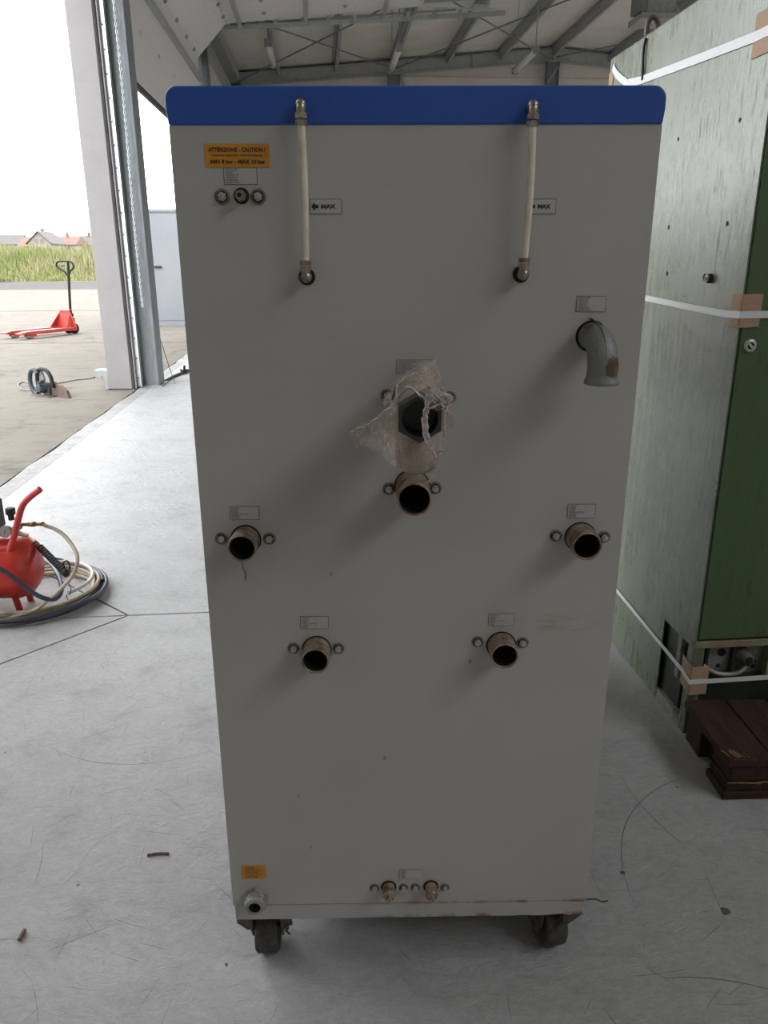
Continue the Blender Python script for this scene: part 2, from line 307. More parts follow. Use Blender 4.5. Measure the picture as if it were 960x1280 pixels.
class MB:
    def __init__(s): s.v = []; s.f = []; s.m = []; s.sm = []; s.cur = 0
    def _add(s, vs, fs, smooth=False):
        o = len(s.v); s.v += [tuple(x) for x in vs]
        for f in fs: s.f.append(tuple(i + o for i in f)); s.m.append(s.cur); s.sm.append(smooth)
        return s
    def mat(s, i): s.cur = i; return s
    def box(s, lo, hi):
        x0, y0, z0 = lo; x1, y1, z1 = hi
        vs = [(x0, y0, z0), (x1, y0, z0), (x1, y1, z0), (x0, y1, z0), (x0, y0, z1), (x1, y0, z1), (x1, y1, z1), (x0, y1, z1)]
        return s._add(vs, [(0, 3, 2, 1), (4, 5, 6, 7), (0, 1, 5, 4), (1, 2, 6, 5), (2, 3, 7, 6), (3, 0, 4, 7)])
    def obox(s, c, ax, ay, az):
        c = Vector(c); ax = Vector(ax); ay = Vector(ay); az = Vector(az)
        vs = [c + ax * i + ay * j + az * k for k in (-1, 1) for j in (-1, 1) for i in (-1, 1)]
        return s._add(vs, [(0, 2, 3, 1), (4, 5, 7, 6), (0, 1, 5, 4), (1, 3, 7, 5), (3, 2, 6, 7), (2, 0, 4, 6)])
    def bar(s, p0, p1, wx, wz, upv=(0, 0, 1)):
        p0 = Vector(p0); p1 = Vector(p1); d = p1 - p0; l = d.length; d.normalize()
        x = d.cross(Vector(upv)).normalized(); z = x.cross(d)
        return s.obox((p0 + p1) / 2, x * wx / 2, d * l / 2, z * wz / 2)
    def cyl(s, p0, p1, r0, r1=None, n=20, caps=(True, True), smooth=True, phase=0.0):
        r1 = r0 if r1 is None else r1; p0 = Vector(p0); p1 = Vector(p1); x, y, d = basis(p1 - p0)
        vs = []
        for p, r in ((p0, r0), (p1, r1)):
            for i in range(n):
                a = 2 * PI * i / n + phase; vs.append(p + x * r * math.cos(a) + y * r * math.sin(a))
        s._add(vs, [(i, (i + 1) % n, n + (i + 1) % n, n + i) for i in range(n)], smooth)
        if caps[0]: s._add(vs[:n], [tuple(reversed(range(n)))])
        if caps[1]: s._add(vs[n:], [tuple(range(n))])
        return s
    def lathe(s, o, d, prof, n=24, smooth=True):
        """prof: (distance along d, radius)"""
        o = Vector(o); x, y, d = basis(d); vs = []
        for h, r in prof:
            for i in range(n):
                a = 2 * PI * i / n; vs.append(o + d * h + (x * math.cos(a) + y * math.sin(a)) * max(r, 1e-5))
        fs = []
        for k in range(len(prof) - 1):
            for i in range(n): fs.append((k * n + i, k * n + (i + 1) % n, (k + 1) * n + (i + 1) % n, (k + 1) * n + i))
        return s._add(vs, fs, smooth)
    def tube(s, pts, r, n=8, caps=True, closed=False):
        pts = [Vector(p) for p in pts]; N = len(pts); rs = r if isinstance(r, (list, tuple)) else [r] * N
        vs = []; px = None
        for i, p in enumerate(pts):
            if closed: d = pts[(i + 1) % N] - pts[i - 1]
            else: d = pts[min(i + 1, N - 1)] - pts[max(i - 1, 0)]
            d.normalize()
            if px is None: x = basis(d)[0]
            else:
                x = px - d * px.dot(d)
                x = x.normalized() if x.length > 1e-6 else basis(d)[0]
            px = x; y = d.cross(x)
            for k in range(n):
                a = 2 * PI * k / n; vs.append(p + (x * math.cos(a) + y * math.sin(a)) * rs[i])
        fs = []
        for i in range(N if closed else N - 1):
            j = (i + 1) % N
            for k in range(n): fs.append((i * n + k, i * n + (k + 1) % n, j * n + (k + 1) % n, j * n + k))
        s._add(vs, fs, True)
        if caps and not closed:
            s._add(vs[:n], [tuple(reversed(range(n)))]); s._add(vs[-n:], [tuple(range(n))])
        return s
    def prism(s, poly, off):
        off = Vector(off); n = len(poly); a = [Vector(p) for p in poly]; b = [p + off for p in a]
        return s._add(a + b, [tuple(reversed(range(n))), tuple(range(n, 2 * n))] + [(i, (i + 1) % n, n + (i + 1) % n, n + i) for i in range(n)])
    def grid(s, rows, smooth=True):
        R = len(rows); K = len(rows[0]); vs = [p for row in rows for p in row]
        return s._add(vs, [(i * K + j, i * K + j + 1, (i + 1) * K + j + 1, (i + 1) * K + j) for i in range(R - 1) for j in range(K - 1)], smooth)
    def ball(s, c, r, n=14, sz=1.0):
        return s.lathe(Vector(c) - Vector((0, 0, r * sz)), (0, 0, 1), [(r * sz * (1 - math.cos(PI * k / (n // 2))), r * math.sin(PI * k / (n // 2))) for k in range(n // 2 + 1)], n)
    def mesh(s, name, mats):
        me = bpy.data.meshes.new(name); me.from_pydata(s.v, [], s.f)
        for mt in (mats if isinstance(mats, (list, tuple)) else [mats]): me.materials.append(M_[mt] if isinstance(mt, str) else mt)
        me.polygons.foreach_set('material_index', s.m); me.polygons.foreach_set('use_smooth', s.sm)
        bm = bmesh.new(); bm.from_mesh(me); bmesh.ops.recalc_face_normals(bm, faces=bm.faces); bm.to_mesh(me); bm.free()
        me.update(); return me
    def build(s, name, mats, parent=None, bevel=0.0, loc=None, kind=None, label=None, seg=2):
        o = bpy.data.objects.new(name, s.mesh(name, mats)); C.objects.link(o)
        if parent: o.parent = parent
        if loc is not None: o.location = loc
        if bevel:
            b = o.modifiers.new('edge', 'BEVEL'); b.width = bevel; b.segments = seg; b.limit_method = 'ANGLE'; b.angle_limit = 0.6
        if kind: o['kind'] = kind
        if label: o['label'] = label
        return o

def empty(name, loc=(0, 0, 0), rz=0.0, label=None, cat=None, group=None, kind=None):
    o = bpy.data.objects.new(name, None); C.objects.link(o); o.location = loc; o.rotation_euler = (0, 0, rz)
    o.empty_display_size = 0.1
    return tag(o, label, cat, group, kind)
def tag(o, label=None, cat=None, group=None, kind=None):
    if label: o['label'] = label
    if cat: o['category'] = cat
    if group: o['group'] = group
    if kind: o['kind'] = kind
    return o
def spline(pts, k=8):
    pts = [Vector(p) for p in pts]; out = []
    for i in range(len(pts) - 1):
        p0 = pts[max(i - 1, 0)]; p1 = pts[i]; p2 = pts[i + 1]; p3 = pts[min(i + 2, len(pts) - 1)]
        for j in range(k):
            t = j / k
            out.append(0.5 * ((2 * p1) + (p2 - p0) * t + (2 * p0 - 5 * p1 + 4 * p2 - p3) * t * t + (3 * p1 - p0 - 3 * p2 + p3) * t ** 3))
    out.append(pts[-1]); return out

def text_mesh(body, width, height=None, bold=0.0, align='LEFT', space=1.0):
    cu = bpy.data.curves.new('t', 'FONT'); cu.body = body; cu.align_x = align; cu.offset = bold; cu.space_line = space
    cu.resolution_u = 2
    o = bpy.data.objects.new('t', cu); C.objects.link(o); bpy.context.view_layer.update()
    me = bpy.data.meshes.new_from_object(o.evaluated_get(bpy.context.evaluated_depsgraph_get()))
    bpy.data.objects.remove(o)
    xs = [v.co.x for v in me.vertices]; ys = [v.co.y for v in me.vertices]
    k = width / (max(xs) - min(xs)); ky = height / (max(ys) - min(ys)) if height else k
    for v in me.vertices: v.co = ((v.co.x - min(xs)) * k, 0, (v.co.y - min(ys)) * ky)
    return me

# where a pixel of the photograph meets a real plane
def ray(px, py): return fwd + right * ((px - 480) / FPX) + up * ((640 - py) / FPX)
CAMP = Vector((0, 0, CAM_H))
def on_plane(px, py, p, n):
    d = ray(px, py); n = Vector(n); return CAMP + d * ((Vector(p) - CAMP).dot(n) / d.dot(n))
def on_floor(px, py, z=0.0): return on_plane(px, py, (0, 0, z), (0, 0, 1))
def at_depth(px, py, y): return on_plane(px, py, (0, y, 0), (0, 1, 0))

# ================================================================== SETTING
# ---- hall floor: slabs cut by saw joints, a diamond cut round the column foot
floor = MB().prism([H(-1.9, V0, -0.3), H(RIGHT_U, V0, -0.3), H(RIGHT_U, V1, -0.3), H(-1.9, V1, -0.3)], (0, 0, 0.285)).build('floor', 'joint', kind='structure')
JV, g_ = 2.66, 0.0045
def inset(poly, d):
    n = len(poly); out = []
    area = sum(poly[i][0] * poly[(i + 1) % n][1] - poly[(i + 1) % n][0] * poly[i][1] for i in range(n))
    sgn = 1 if area > 0 else -1
    for i in range(n):
        a, b, c = (Vector((*poly[i - 1], 0)), Vector((*poly[i], 0)), Vector((*poly[(i + 1) % n], 0)))
        n1 = Vector((-(b - a).y, (b - a).x, 0)).normalized() * sgn; n2 = Vector((-(c - b).y, (c - b).x, 0)).normalized() * sgn
        k = (n1 + n2) / max(0.3, 1 + n1.dot(n2)); out.append(((b + k * d).x, (b + k * d).y))
    return out
LU = -1.79
slabs = [
    [(LU, 1.615), (-0.745, JV), (RIGHT_U, JV), (RIGHT_U, V0), (LU, V0)],
    [(LU, 1.615), (LU, JV), (-0.745, JV)],
    [(LU, JV), (LU, 3.705), (-0.745, JV)],
    [(LU, 3.705), (LU, 8.5), (RIGHT_U, 8.5), (RIGHT_U, JV), (-0.745, JV)],
    [(LU, 8.5), (LU, 14.3), (RIGHT_U, 14.3), (RIGHT_U, 8.5)],
    [(LU, 14.3), (LU, V1), (RIGHT_U, V1), (RIGHT_U, 14.3)],
]
for s_ in slabs:
    q = inset(s_, g_)
    MB().prism([H(u, v, -0.02) for u, v in q], (0, 0, 0.02)).build('slab', 'slab', floor)
# chipped edge strip along the threshold
eb = MB(); NS = 160
top = []
for i in range(NS + 1):
    v = V0 + (V1 - V0) * i / NS
    top.append((LU + 0.012, WALL_U + 0.035 + 0.03 * mnoise.noise((v * 2.1, 0, 0)) + 0.015 * mnoise.noise((v * 9, 3, 0)), v))
rows = [[H(a, v, 0.0008) for a, b, v in top], [H(b + 0.02, v, 0.001 + 0.002 * mnoise.noise((v * 7, 1, 1))) for a, b, v in top], [H(b, v, -0.012) for a, b, v in top]]
eb.grid(rows, False)
eb.build('trim_1', 'strip', kind='structure')

# ---- yard outside
ground = MB().prism([H(-1.91, -14, -0.3), H(-1.91, 39, -0.3), H(-60, 39, -0.3), H(-60, -14, -0.3)], (0, 0, 0.282)).build('ground', 'road', kind='structure')
def yslab(u0, u1, v0, v1, mt='yard', z=-0.012): MB().prism([H(u0, v0, z - 0.004), H(u1, v0, z - 0.004), H(u1, v1, z - 0.004), H(u0, v1, z - 0.004)], (0, 0, 0.004)).build('slab', mt, ground)
for (va, vb) in ((-14, 4.5), (4.53, 13.1), (13.15, 22.0), (22.14, 39)):
    yslab(-60, -1.925, va, vb)
yard_r = MB().prism([H(RIGHT_U + 0.02, -14, -0.3), H(RIGHT_U + 0.02, 39, -0.3), H(60, 39, -0.3), H(60, -14, -0.3)], (0, 0, 0.285)).build('ground', 'yard', kind='structure')
road = MB().prism([H(-160, 39, -0.3), H(60, 39, -0.3), H(60, 55.5, -0.3), H(-160, 55.5, -0.3)], (0, 0, 0.27)).build('road', 'road', kind='structure')
field = MB().prism([H(-420, 55.5, -0.35), H(120, 55.5, -0.35), H(120, 420, -0.35), H(-420, 420, -0.35)], (0, 0, 0.3)).build('field', 'verge', kind='structure')
# grass bank: soil, then tall blades
def bank_z(u, v): return max(0.0, min(1.0, (v - 58.0) / 9.0)) * 1.35 + 0.12 * mnoise.noise((u * 0.25, v * 0.3, 2))
bk = MB()
bk.grid([[H(u, v, bank_z(u, v) - 0.05) for u in [-70 + 1.5 * i for i in range(54)]] for v in [55.6 + 1.2 * j for j in range(14)]])
bk.build('terrain', 'bank', kind='structure')
gb = MB(); vs = []; fs = []
for i in range(15000):
    v = 57.0 + 14 * rnd.random() ** 1.2; u = -42 + 36 * rnd.random()
    t = max(0.0, min(1.0, (v - 57) / 5)); hgt = (0.25 + 1.05 * t) * (0.7 + 0.6 * rnd.random()) * (0.85 + 0.5 * mnoise.noise((u * 0.4, v * 0.4, 5)))
    a = rnd.random() * PI; wd = 0.03 + 0.05 * rnd.random(); z = bank_z(u, v) - 0.05
    p = H(u, v, z); dx = Vector((math.cos(a), math.sin(a), 0)) * wd; ln = Vector((rnd.uniform(-1, 1), rnd.uniform(-1, 1), 0)) * 0.25 * hgt
    k = len(vs); mid = p + Vector((0, 0, hgt * 0.55)) + ln * 0.3; tip = p + Vector((0, 0, hgt)) + ln
    vs += [p - dx, p + dx, mid + dx * 0.8, mid - dx * 0.8, tip]; fs += [(k, k + 1, k + 2, k + 3), (k + 3, k + 2, k + 4)]
gm = bpy.data.meshes.new('tall_grass'); gm.from_pydata(vs, [], fs); gm.materials.append(M_['grass'])
go = bpy.data.objects.new('tall_grass', gm); C.objects.link(go)
tag(go, 'tall yellow-green grass growing on the bank beyond the yard and road', 'grass', kind='stuff')

# ---- walls
def wallbox(mb, u0, u1, v0, v1, z0, z1):
    return mb.prism([H(u0, v0, z0), H(u1, v0, z0), H(u1, v1, z0), H(u0, v1, z0)], (0, 0, z1 - z0))
D1, D2 = (2.7, 8.15), (8.75, 14.05)
EAVE = roof_z(WALL_U)
mb = MB()
wallbox(mb, OUT_U, WALL_U, V0, 1.5, -0.02, EAVE); wallbox(mb, OUT_U, WALL_U, 1.5, 2.4, DOOR_TOP, EAVE); wallbox(mb, OUT_U, WALL_U, 2.4, D1[0], -0.02, EAVE); wallbox(mb, OUT_U, WALL_U, D2[0] - 0.58, D2[0], -0.02, EAVE)  # includes a narrow opening added to brighten the floor nearby
wallbox(mb, OUT_U, WALL_U, D2[1], V1, -0.02, EAVE); wallbox(mb, OUT_U, WALL_U, *D1, DOOR_TOP, EAVE); wallbox(mb, OUT_U, WALL_U, *D2, DOOR_TOP, EAVE)
wall_left = mb.build('wall_left', 'wall', kind='structure')
mb = MB(); RD = ((8.7, 13.95), (14.6, 19.8))  # unseen openings added to brighten the roof and the back of the hall
for va, vb in ((V0, 8.7), (13.95, 14.6), (19.8, V1)): wallbox(mb, RIGHT_U, RIGHT_U + 0.25, va, vb, -0.02, EAVE)
for va, vb in RD: wallbox(mb, RIGHT_U, RIGHT_U + 0.25, va, vb, 4.3, EAVE)
wall_right = mb.build('wall_right', 'wall', kind='structure')
def gable(name, v0, v1):
    pts = [(OUT_U, -0.02), (RIGHT_U + 0.25, -0.02), (RIGHT_U + 0.25, EAVE), (RIDGE_U, 6.02), (OUT_U, EAVE)]
    return MB().prism([H(u, v0, z) for u, z in pts], HV * (v1 - v0)).build(name, 'wall', kind='structure')
wall_front = gable('wall_front', V0 - 0.25, V0)
wall_back = gable('wall_back', V1, V1 + 0.25)
for k in range(6):   # horizontal cladding panels of the gable, joints left open
    z0, z1 = 0.0 + k * 0.92, 0.912 + k * 0.92
    if z1 > 5.4: z1 = 5.36
    wallbox(MB(), WALL_U + 0.01, RIGHT_U - 0.01, V1 - 0.035, V1 - 0.001, z0, z1).build('panel', 'wall', wall_back, bevel=0.004)
# grey outer reveal of the pier between the two doorways
mb = MB(); wallbox(mb, -2.205, -1.968, 8.132, 8.149, 0.0, 5.2)
mb.build('trim_2', 'reveal', kind='structure', bevel=0.003)
mb = MB(); wallbox(mb, -2.33, -2.206, 8.14, 8.3, 0.11, 0.19); wallbox(mb, -2.24, -2.206, 8.14, 8.3, -0.01, 0.11)
mb.build('trim_3', 'steel', kind='structure', bevel=0.003)

def hbeam(mb, u, v, z0, z1, du, dv, t=0.012):
    wallbox(mb, u - du / 2, u - du / 2 + t, v - dv / 2, v + dv / 2, z0, z1); wallbox(mb, u + du / 2 - t, u + du / 2, v - dv / 2, v + dv / 2, z0, z1)
    return wallbox(mb, u - du / 2, u + du / 2, v - t / 2, v + t / 2, z0, z1)
for v in (-9.0, -3.3, 2.55, 14.25, 20.14):
    hbeam(MB(), -1.81, v, 0, roof_z(-1.81) - 0.15, 0.24, 0.22).build('column', 'column', wall_left)
for v in (-9.0, -3.3, 2.55, 8.4, 14.25, 20.14):
    hbeam(MB(), RIGHT_U - 0.14, v, 0, roof_z(RIGHT_U) - 0.15, 0.24, 0.22).build('column', 'column', wall_right)
# the column between the doorways, its broad side to the camera
cm = MB(); wallbox(cm, -1.885, -1.735, 8.27, 8.285, 0, 5.2); wallbox(cm, -1.735, -1.712, 8.27, 8.53, 0, 5.2); wallbox(cm, -1.745, -1.715, 8.255, 8.27, 0, 5.2)
wallbox(cm, -1.885, -1.865, 8.285, 8.53, 0, 5.2); cm.build('column', 'column', wall_left, bevel=0.003)
wallbox(MB(), -1.95, -1.68, 8.22, 8.56, 0.0005, 0.012).build('base_plate', 'steel', wall_left)
for u in (1.86, 5.62, 9.4):
    mb = hbeam(MB(), u, V1 - 0.17, 0, roof_z(u) - 0.34, 0.28, 0.2); mb.build('column', 'column', wall_back)
    mb = MB(); mb.bar(H(u + 0.16, V1 - 0.2, roof_z(u) - 0.4), H(u + 0.16 - 0.5 * (1 if u > 3 else -0.5), V1 - 0.2, roof_z(u) - 1.1), 0.04, 0.04); mb.build('brace', 'steel', wall_back)
    mb = MB(); wallbox(mb, u - 0.2, u + 0.2, V1 - 0.28, V1 - 0.06, roof_z(u) - 0.345, roof_z(u) - 0.32); mb.build('cap_plate', 'steel', wall_back)

# ---- roof: panels, purlins, rafters, rods
ceiling = empty('ceiling', kind='structure')
NV = 30; dv = (V1 + 0.25 - (V0 - 0.25)) / NV
for side in (0, 1):
    us = (OUT_U, RIDGE_U) if side == 0 else (RIDGE_U, RIGHT_U + 0.25)
    for k in range(NV):
        va = V0 - 0.25 + k * dv + 0.004; vb = va + dv - 0.008
        spans = [us]
        if va > SKYLIGHT[2] - 0.3 and vb < SKYLIGHT[3] + 0.3:
            spans = [(us[0], SKYLIGHT[0])] if side == 0 else [(SKYLIGHT[1], us[1])]
        for (ua, ub) in spans:
            q = [H(ua, va, roof_z(ua)), H(ub, va, roof_z(ub)), H(ub, vb, roof_z(ub)), H(ua, vb, roof_z(ua))]
            MB().prism(q, (0, 0, 0.08)).build('roof_panel', 'roof', ceiling)
for side in (0, 1):   # outer skin closing the panel joints
    us = (OUT_U, RIDGE_U) if side == 0 else (RIDGE_U, RIGHT_U + 0.25)
    for (ua, ub, va, vb) in ((*us, V0 - 0.25, SKYLIGHT[2]), (*us, SKYLIGHT[3], V1 + 0.25), ((us[0], SKYLIGHT[0]) if side == 0 else (SKYLIGHT[1], us[1])) + (SKYLIGHT[2], SKYLIGHT[3])):
        q = [H(ua, va, roof_z(ua) + 0.082), H(ub, va, roof_z(ub) + 0.082), H(ub, vb, roof_z(ub) + 0.082), H(ua, vb, roof_z(ua) + 0.082)]
        MB().prism(q, (0, 0, 0.03)).build('roof_skin', 'roof', ceiling)
PUR = [-0.82, 0.48, 1.8, 3.08, 4.34, 5.6, 6.98, 8.3, 9.6, 10.9, 12.1]
for u in PUR:
    zt = roof_z(u); mb = MB()
    for (va, vb) in (((V0, SKYLIGHT[2] - 0.4), (SKYLIGHT[3] + 0.4, V1 - 0.07)) if 4.0 < u < 7.1 else ((V0, V1 - 0.07),)):
        wallbox(mb, u - 0.006, u + 0.006, va, vb, zt - 0.2, zt - 0.005); wallbox(mb, u - 0.006, u + 0.07, va, vb, zt - 0.2, zt - 0.19); wallbox(mb, u - 0.07, u + 0.006, va, vb, zt - 0.015, zt - 0.005)
    mb.build('purlin', 'steel', ceiling)
def rafter(v, top=0.0, h=0.26, wf=0.14):
    mb = MB()
    for (ua, ub) in ((WALL_U + 0.01, RIDGE_U), (RIDGE_U, RIGHT_U - 0.01)):
        for (zo, hh, ww) in ((-top - 0.006, 0.012, wf), (-top - h / 2, h, 0.008), (-top - h + 0.006, 0.012, wf)):
            q = [H(ua, v - ww / 2, roof_z(ua) + zo - hh / 2), H(ub, v - ww / 2, roof_z(ub) + zo - hh / 2), H(ub, v - ww / 2, roof_z(ub) + zo + hh / 2), H(ua, v - ww / 2, roof_z(ua) + zo + hh / 2)]
            mb.prism(q, HV * ww)
    for u in (1.86, 5.62, 9.4, 3.7, 7.5):
        wallbox(mb, u - 0.004, u + 0.004, v - wf / 2, v + wf / 2, roof_z(u) - top - h, roof_z(u) - top)
    return mb.build('rafter', 'steel', ceiling)
rafter(V1 - 0.16, 0.06, 0.27); rafter(14.25, 0.2, 0.3); rafter(8.4, 0.2, 0.3); rafter(2.55, 0.2, 0.3)
def rod(u0, v0, u1, v1, dz=0.24):
    MB().cyl(H(u0, v0, roof_z(u0) - dz), H(u1, v1, roof_z(u1) - dz), 0.016, n=8).build('brace_rod', 'column', ceiling)
rod(1.86, V1 - 0.24, -1.8, 14.3); rod(-1.8, V1 - 0.24, 1.86, 14.3, 0.27); rod(1.86, V1 - 0.24, 5.5, 14.3); rod(5.5, V1 - 0.24, 1.86, 14.3, 0.27)
rod(5.7, V1 - 0.24, 9.4, 14.3); rod(9.4, V1 - 0.24, 5.7, 14.3, 0.27)
wallbox(MB(), WALL_U + 0.01, WALL_U + 0.24, 14.3, V1 - 0.1, EAVE - 0.26, EAVE - 0.05).build('eave_beam', 'steel', ceiling)
wallbox(MB(), WALL_U + 0.01, WALL_U + 0.16, 14.36, V1 - 0.3, EAVE - 0.62, EAVE - 0.54).build('cable_tray', 'steel', ceiling)

# ---- near doorway: jamb seal, track; far doorway: sectional leaf rolled up under the roof
door_1 = empty('door_1', kind='structure')
mb = MB(); wallbox(mb, -1.967, -1.952, 8.13, 8.2, 0, 4.9); wallbox(mb, -1.946, -1.938, 8.15, 8.2, 0, 4.9); mb.build('rubber_seal', 'seal', door_1)
mb = MB(); wallbox(mb, -1.934, -1.924, 8.14, 8.2, 0, 4.9); wallbox(mb, -1.951, -1.947, 8.14, 8.2, 0, 4.9); mb.build('seal_rail', 'reveal', door_1)
mb = MB(); wallbox(mb, -1.92, -1.872, 8.2, 8.206, 0.01, 4.9); wallbox(mb, -1.876, -1.872, 8.15, 8.2, 0.01, 4.9); mb.build('door_track', 'bright', door_1)
mb = MB()
for k in range(24): mb.cyl(H(-1.907, 8.2, 0.1 + k * 0.2), H(-1.907, 8.192, 0.1 + k * 0.2), 0.007, n=8)
mb.build('rivets', 'seal', door_1, kind='stuff')

door_2 = empty('door_2', kind='structure')
UD = -1.83
prof = [(UD, 3.0), (UD, 3.5), (UD, 4.0), (UD, 4.32)]
a0 = (UD, 4.32); a1 = (-1.36, 4.79)
slope_pts = [(-1.36, 4.79)] + [(-1.36 + 0.62 * k, 4.79 + 0.058 * k) for k in range(1, 6)]
secs = [((UD, 3.02), (UD, 3.62)), ((UD, 3.62), (UD, 4.31)), ((UD, 4.31), (-1.36, 4.79))] + [(slope_pts[k], slope_pts[k + 1]) for k in range(5)]
for (p, q) in secs:
    d = Vector((q[0] - p[0], q[1] - p[1])); ln = d.length; d.normalize(); nrm = Vector((-d.y, d.x)) * 0.04
    if nrm.x > 0 or (nrm.y < 0): nrm = -nrm
    e = -0.0005
    P0 = Vector(p) + d * e; P1 = Vector(q) - d * e
    pr = [P0, P1, P1 + nrm, P0 + nrm]
    MB().prism([H(a.x, D2[0] + 0.08, a.y) for a in pr], HV * (D2[1] - D2[0] - 0.12)).build('panel', 'doorskin', door_2, bevel=0.004)
mb = MB(); wallbox(mb, UD - 0.04, UD + 0.0, D2[0] + 0.08, D2[1] - 0.04, 2.965, 3.02); mb.build('bottom_seal', 'seal', door_2)
mb = MB(); wallbox(mb, UD, UD + 0.05, D2[0] + 0.1, D2[1] - 0.06, 3.96, 4.06); mb.build('stiffener', 'steel', door_2, bevel=0.006)
for k in (0, 2, 4):
    p = slope_pts[k]; off = 0.22 if k == 0 else 0.02
    mb = MB(); mb.bar(H(p[0] + off, D2[0] + 0.1, p[1] + off * 0.094 - 0.035), H(p[0] + off, D2[1] + 0.02, p[1] + off * 0.094 - 0.035), 0.06, 0.06); mb.build('stiffener', 'steel', door_2, bevel=0.005)
hm = MB().box((-0.035, -0.03, -0.012), (0.035, 0.03, 0.0)).box((-0.02, -0.012, -0.03), (0.02, 0.012, -0.012))
hme = hm.mesh('hinge', 'steel'); hme2 = hm.mesh('hinge', 'doorskin')
for k in range(6):
    p = slope_pts[k] if k < 5 else (slope_pts[5][0] - 0.05, slope_pts[5][1])
    for v in (9.6, 10.9, 12.2, 13.0, 13.6):
        if k in (2, 4): continue
        o = bpy.data.objects.new('hinge', hme); C.objects.link(o); o.parent = door_2; o.location = H(p[0], v, p[1] - 0.003); o.rotation_euler = (0, -0.09, HA)
for v in (9.6, 10.4, 11.2, 12.0, 12.8, 13.5):
    o = bpy.data.objects.new('hinge', hme); C.objects.link(o); o.parent = door_2; o.location = H(UD + 0.01, v, 4.32); o.rotation_euler = (0, -0.8, HA)
for v in (9.5, 10.5, 11.5, 12.5, 13.4):
    o = bpy.data.objects.new('hinge', hme); C.objects.link(o); o.parent = door_2; o.data = hme2; o.location = H(UD + 0.002, v, 3.55); o.rotation_euler = (0, -PI / 2, HA); o.scale = (0.7, 0.6, 0.7)
for vv in (D2[0] + 0.02, D2[1] + 0.02):
    mb = MB(); mb.bar(H(-1.52, vv, 4.745), H(3.1, vv, 5.03), 0.05, 0.07); mb.build('door_track', 'steel', door_2, bevel=0.008)
    mb = MB(); mb.bar(H(-1.30, vv + 0.03, 4.70 + 0.1), H(2.3, vv + 0.03, 4.97 + 0.1), 0.03, 0.03); mb.build('track_angle', 'steel', door_2)
    mb = MB(); mb.tube([H(UD + 0.02 + 0.3 * (1 - math.cos(t * PI / 2 * 0.92)), vv, 4.42 + 0.33 * math.sin(t * PI / 2 * 0.92)) for t in [i / 8 for i in range(9)]], 0.035, 6); mb.build('curved_track', 'steel', door_2)
    mb = MB(); wallbox(mb, UD - 0.02, UD + 0.03, vv - 0.025, vv + 0.025, 0.01, 4.42); mb.build('vertical_track', 'steel', door_2)
mb = MB()
for k in range(9):
    u = -1.0 + k * 0.42; z = 4.745 + (u + 1.52) * 0.0617
    mb.box((-0.001, -0.001, 0), (0.001, 0.001, 0.001))
    wallbox(mb, u - 0.03, u + 0.03, D2[1] - 0.03, D2[1] - 0.005, z - 0.05, z + 0.08)
    mb.cyl(H(u, D2[1] - 0.06, z), H(u, D2[1] - 0.01, z), 0.025, n=10)
mb.build('rollers', 'steel', door_2, kind='stuff')
mb = MB(); wallbox(mb, 1.95, 3.0, 14.2, 14.24, 5.1, 5.13); wallbox(mb, 2.6, 2.85, 14.16, 14.26, 5.08, 5.17); mb.bar(H(2.85, 14.2, 5.05), H(2.85, 14.2, 5.62), 0.03, 0.03, (1, 0, 0)); mb.build('track_hanger', 'bright', door_2)

# ================================================================== THE GREY AND BLUE MACHINE
MX, MY, MYAW, MW = -0.2738, 1.09, 0.0129, 0.6354
mX = Vector((math.cos(MYAW), math.sin(MYAW), 0)); mY = Vector((-math.sin(MYAW), math.cos(MYAW), 0)); mO = Vector((MX, MY, 0))
def on_face(px, py, p=0.0):
    """pixel -> (s, -p, z) in the machine's own frame, p metres proud of the front sheet"""
    q = on_plane(px, py, mO - mY * p, mY) - mO
    return Vector((q.dot(mX), -p, q.z))
mach = empty('chiller_cabinet', mO, MYAW, 'tall light grey machine cabinet with blue top band and pipe stubs on castors', 'machine')
MD, ZB, ZS, ZC, ZT = 1.36, 0.117, 0.151, 1.4155, 1.4605
MB().box((0.0, 0, ZS + 0.001), (MW, 0.002, ZC)).build('front_panel', 'panel', mach)
MB().box((0.0, 0.002, ZS + 0.001), (MW, MD, ZC - 0.002)).build('body', 'side', mach, bevel=0.004)
# lower rail: sheet with a slightly ragged lower edge
N = 90; lowp = []
for i in range(N + 1):
    s = 0.003 + (MW - 0.006) * i / N
    rag = 0.0 if s < 0.24 or s > 0.6 else -0.004 * max(0, mnoise.noise((s * 24, 1, 0))) - 0.006 * max(0, mnoise.noise((s * 9, 4, 0)) - 0.05)
    lowp.append((s, 0.0015, ZB - rag))
MB().prism(lowp + [(MW - 0.003, 0.0015, ZS - 0.0015), (0.003, 0.0015, ZS - 0.0015)], (0, 0.003, 0)).build('base_rail', 'panel', mach)
MB().box((0.004, 0.005, ZB + 0.008), (MW - 0.004, MD, ZS - 0.001)).build('base_frame', 'castf', mach)
MB().box((0.11, 0.13, 0.03), (MW - 0.11, MD - 0.14, ZB + 0.008)).build('underside_light_blocker', 'castf', mach)  # unseen block added to stop light passing under the machine
# blue top band, rounded upper corners, bulging a hair past the body
R = 0.016; x0, x1 = -0.0022, MW + 0.002
bl = [(x0 + 0.0022, ZC), (x0, ZC + 0.018)]
for k in range(7): a = PI - k * PI / 12; bl.append((x0 + R + R * math.cos(a), ZT - R + R * math.sin(a)))
for k in range(7): a = PI / 2 - k * PI / 12; bl.append((x1 - R + R * math.cos(a), ZT - R + R * math.sin(a)))
bl += [(x1, ZC + 0.018), (x1 - 0.002, ZC)]
MB().prism([(x, -0.002, z) for x, z in bl], (0, MD + 0.004, 0)).build('top_cover', 'blue', mach, bevel=0.0022)

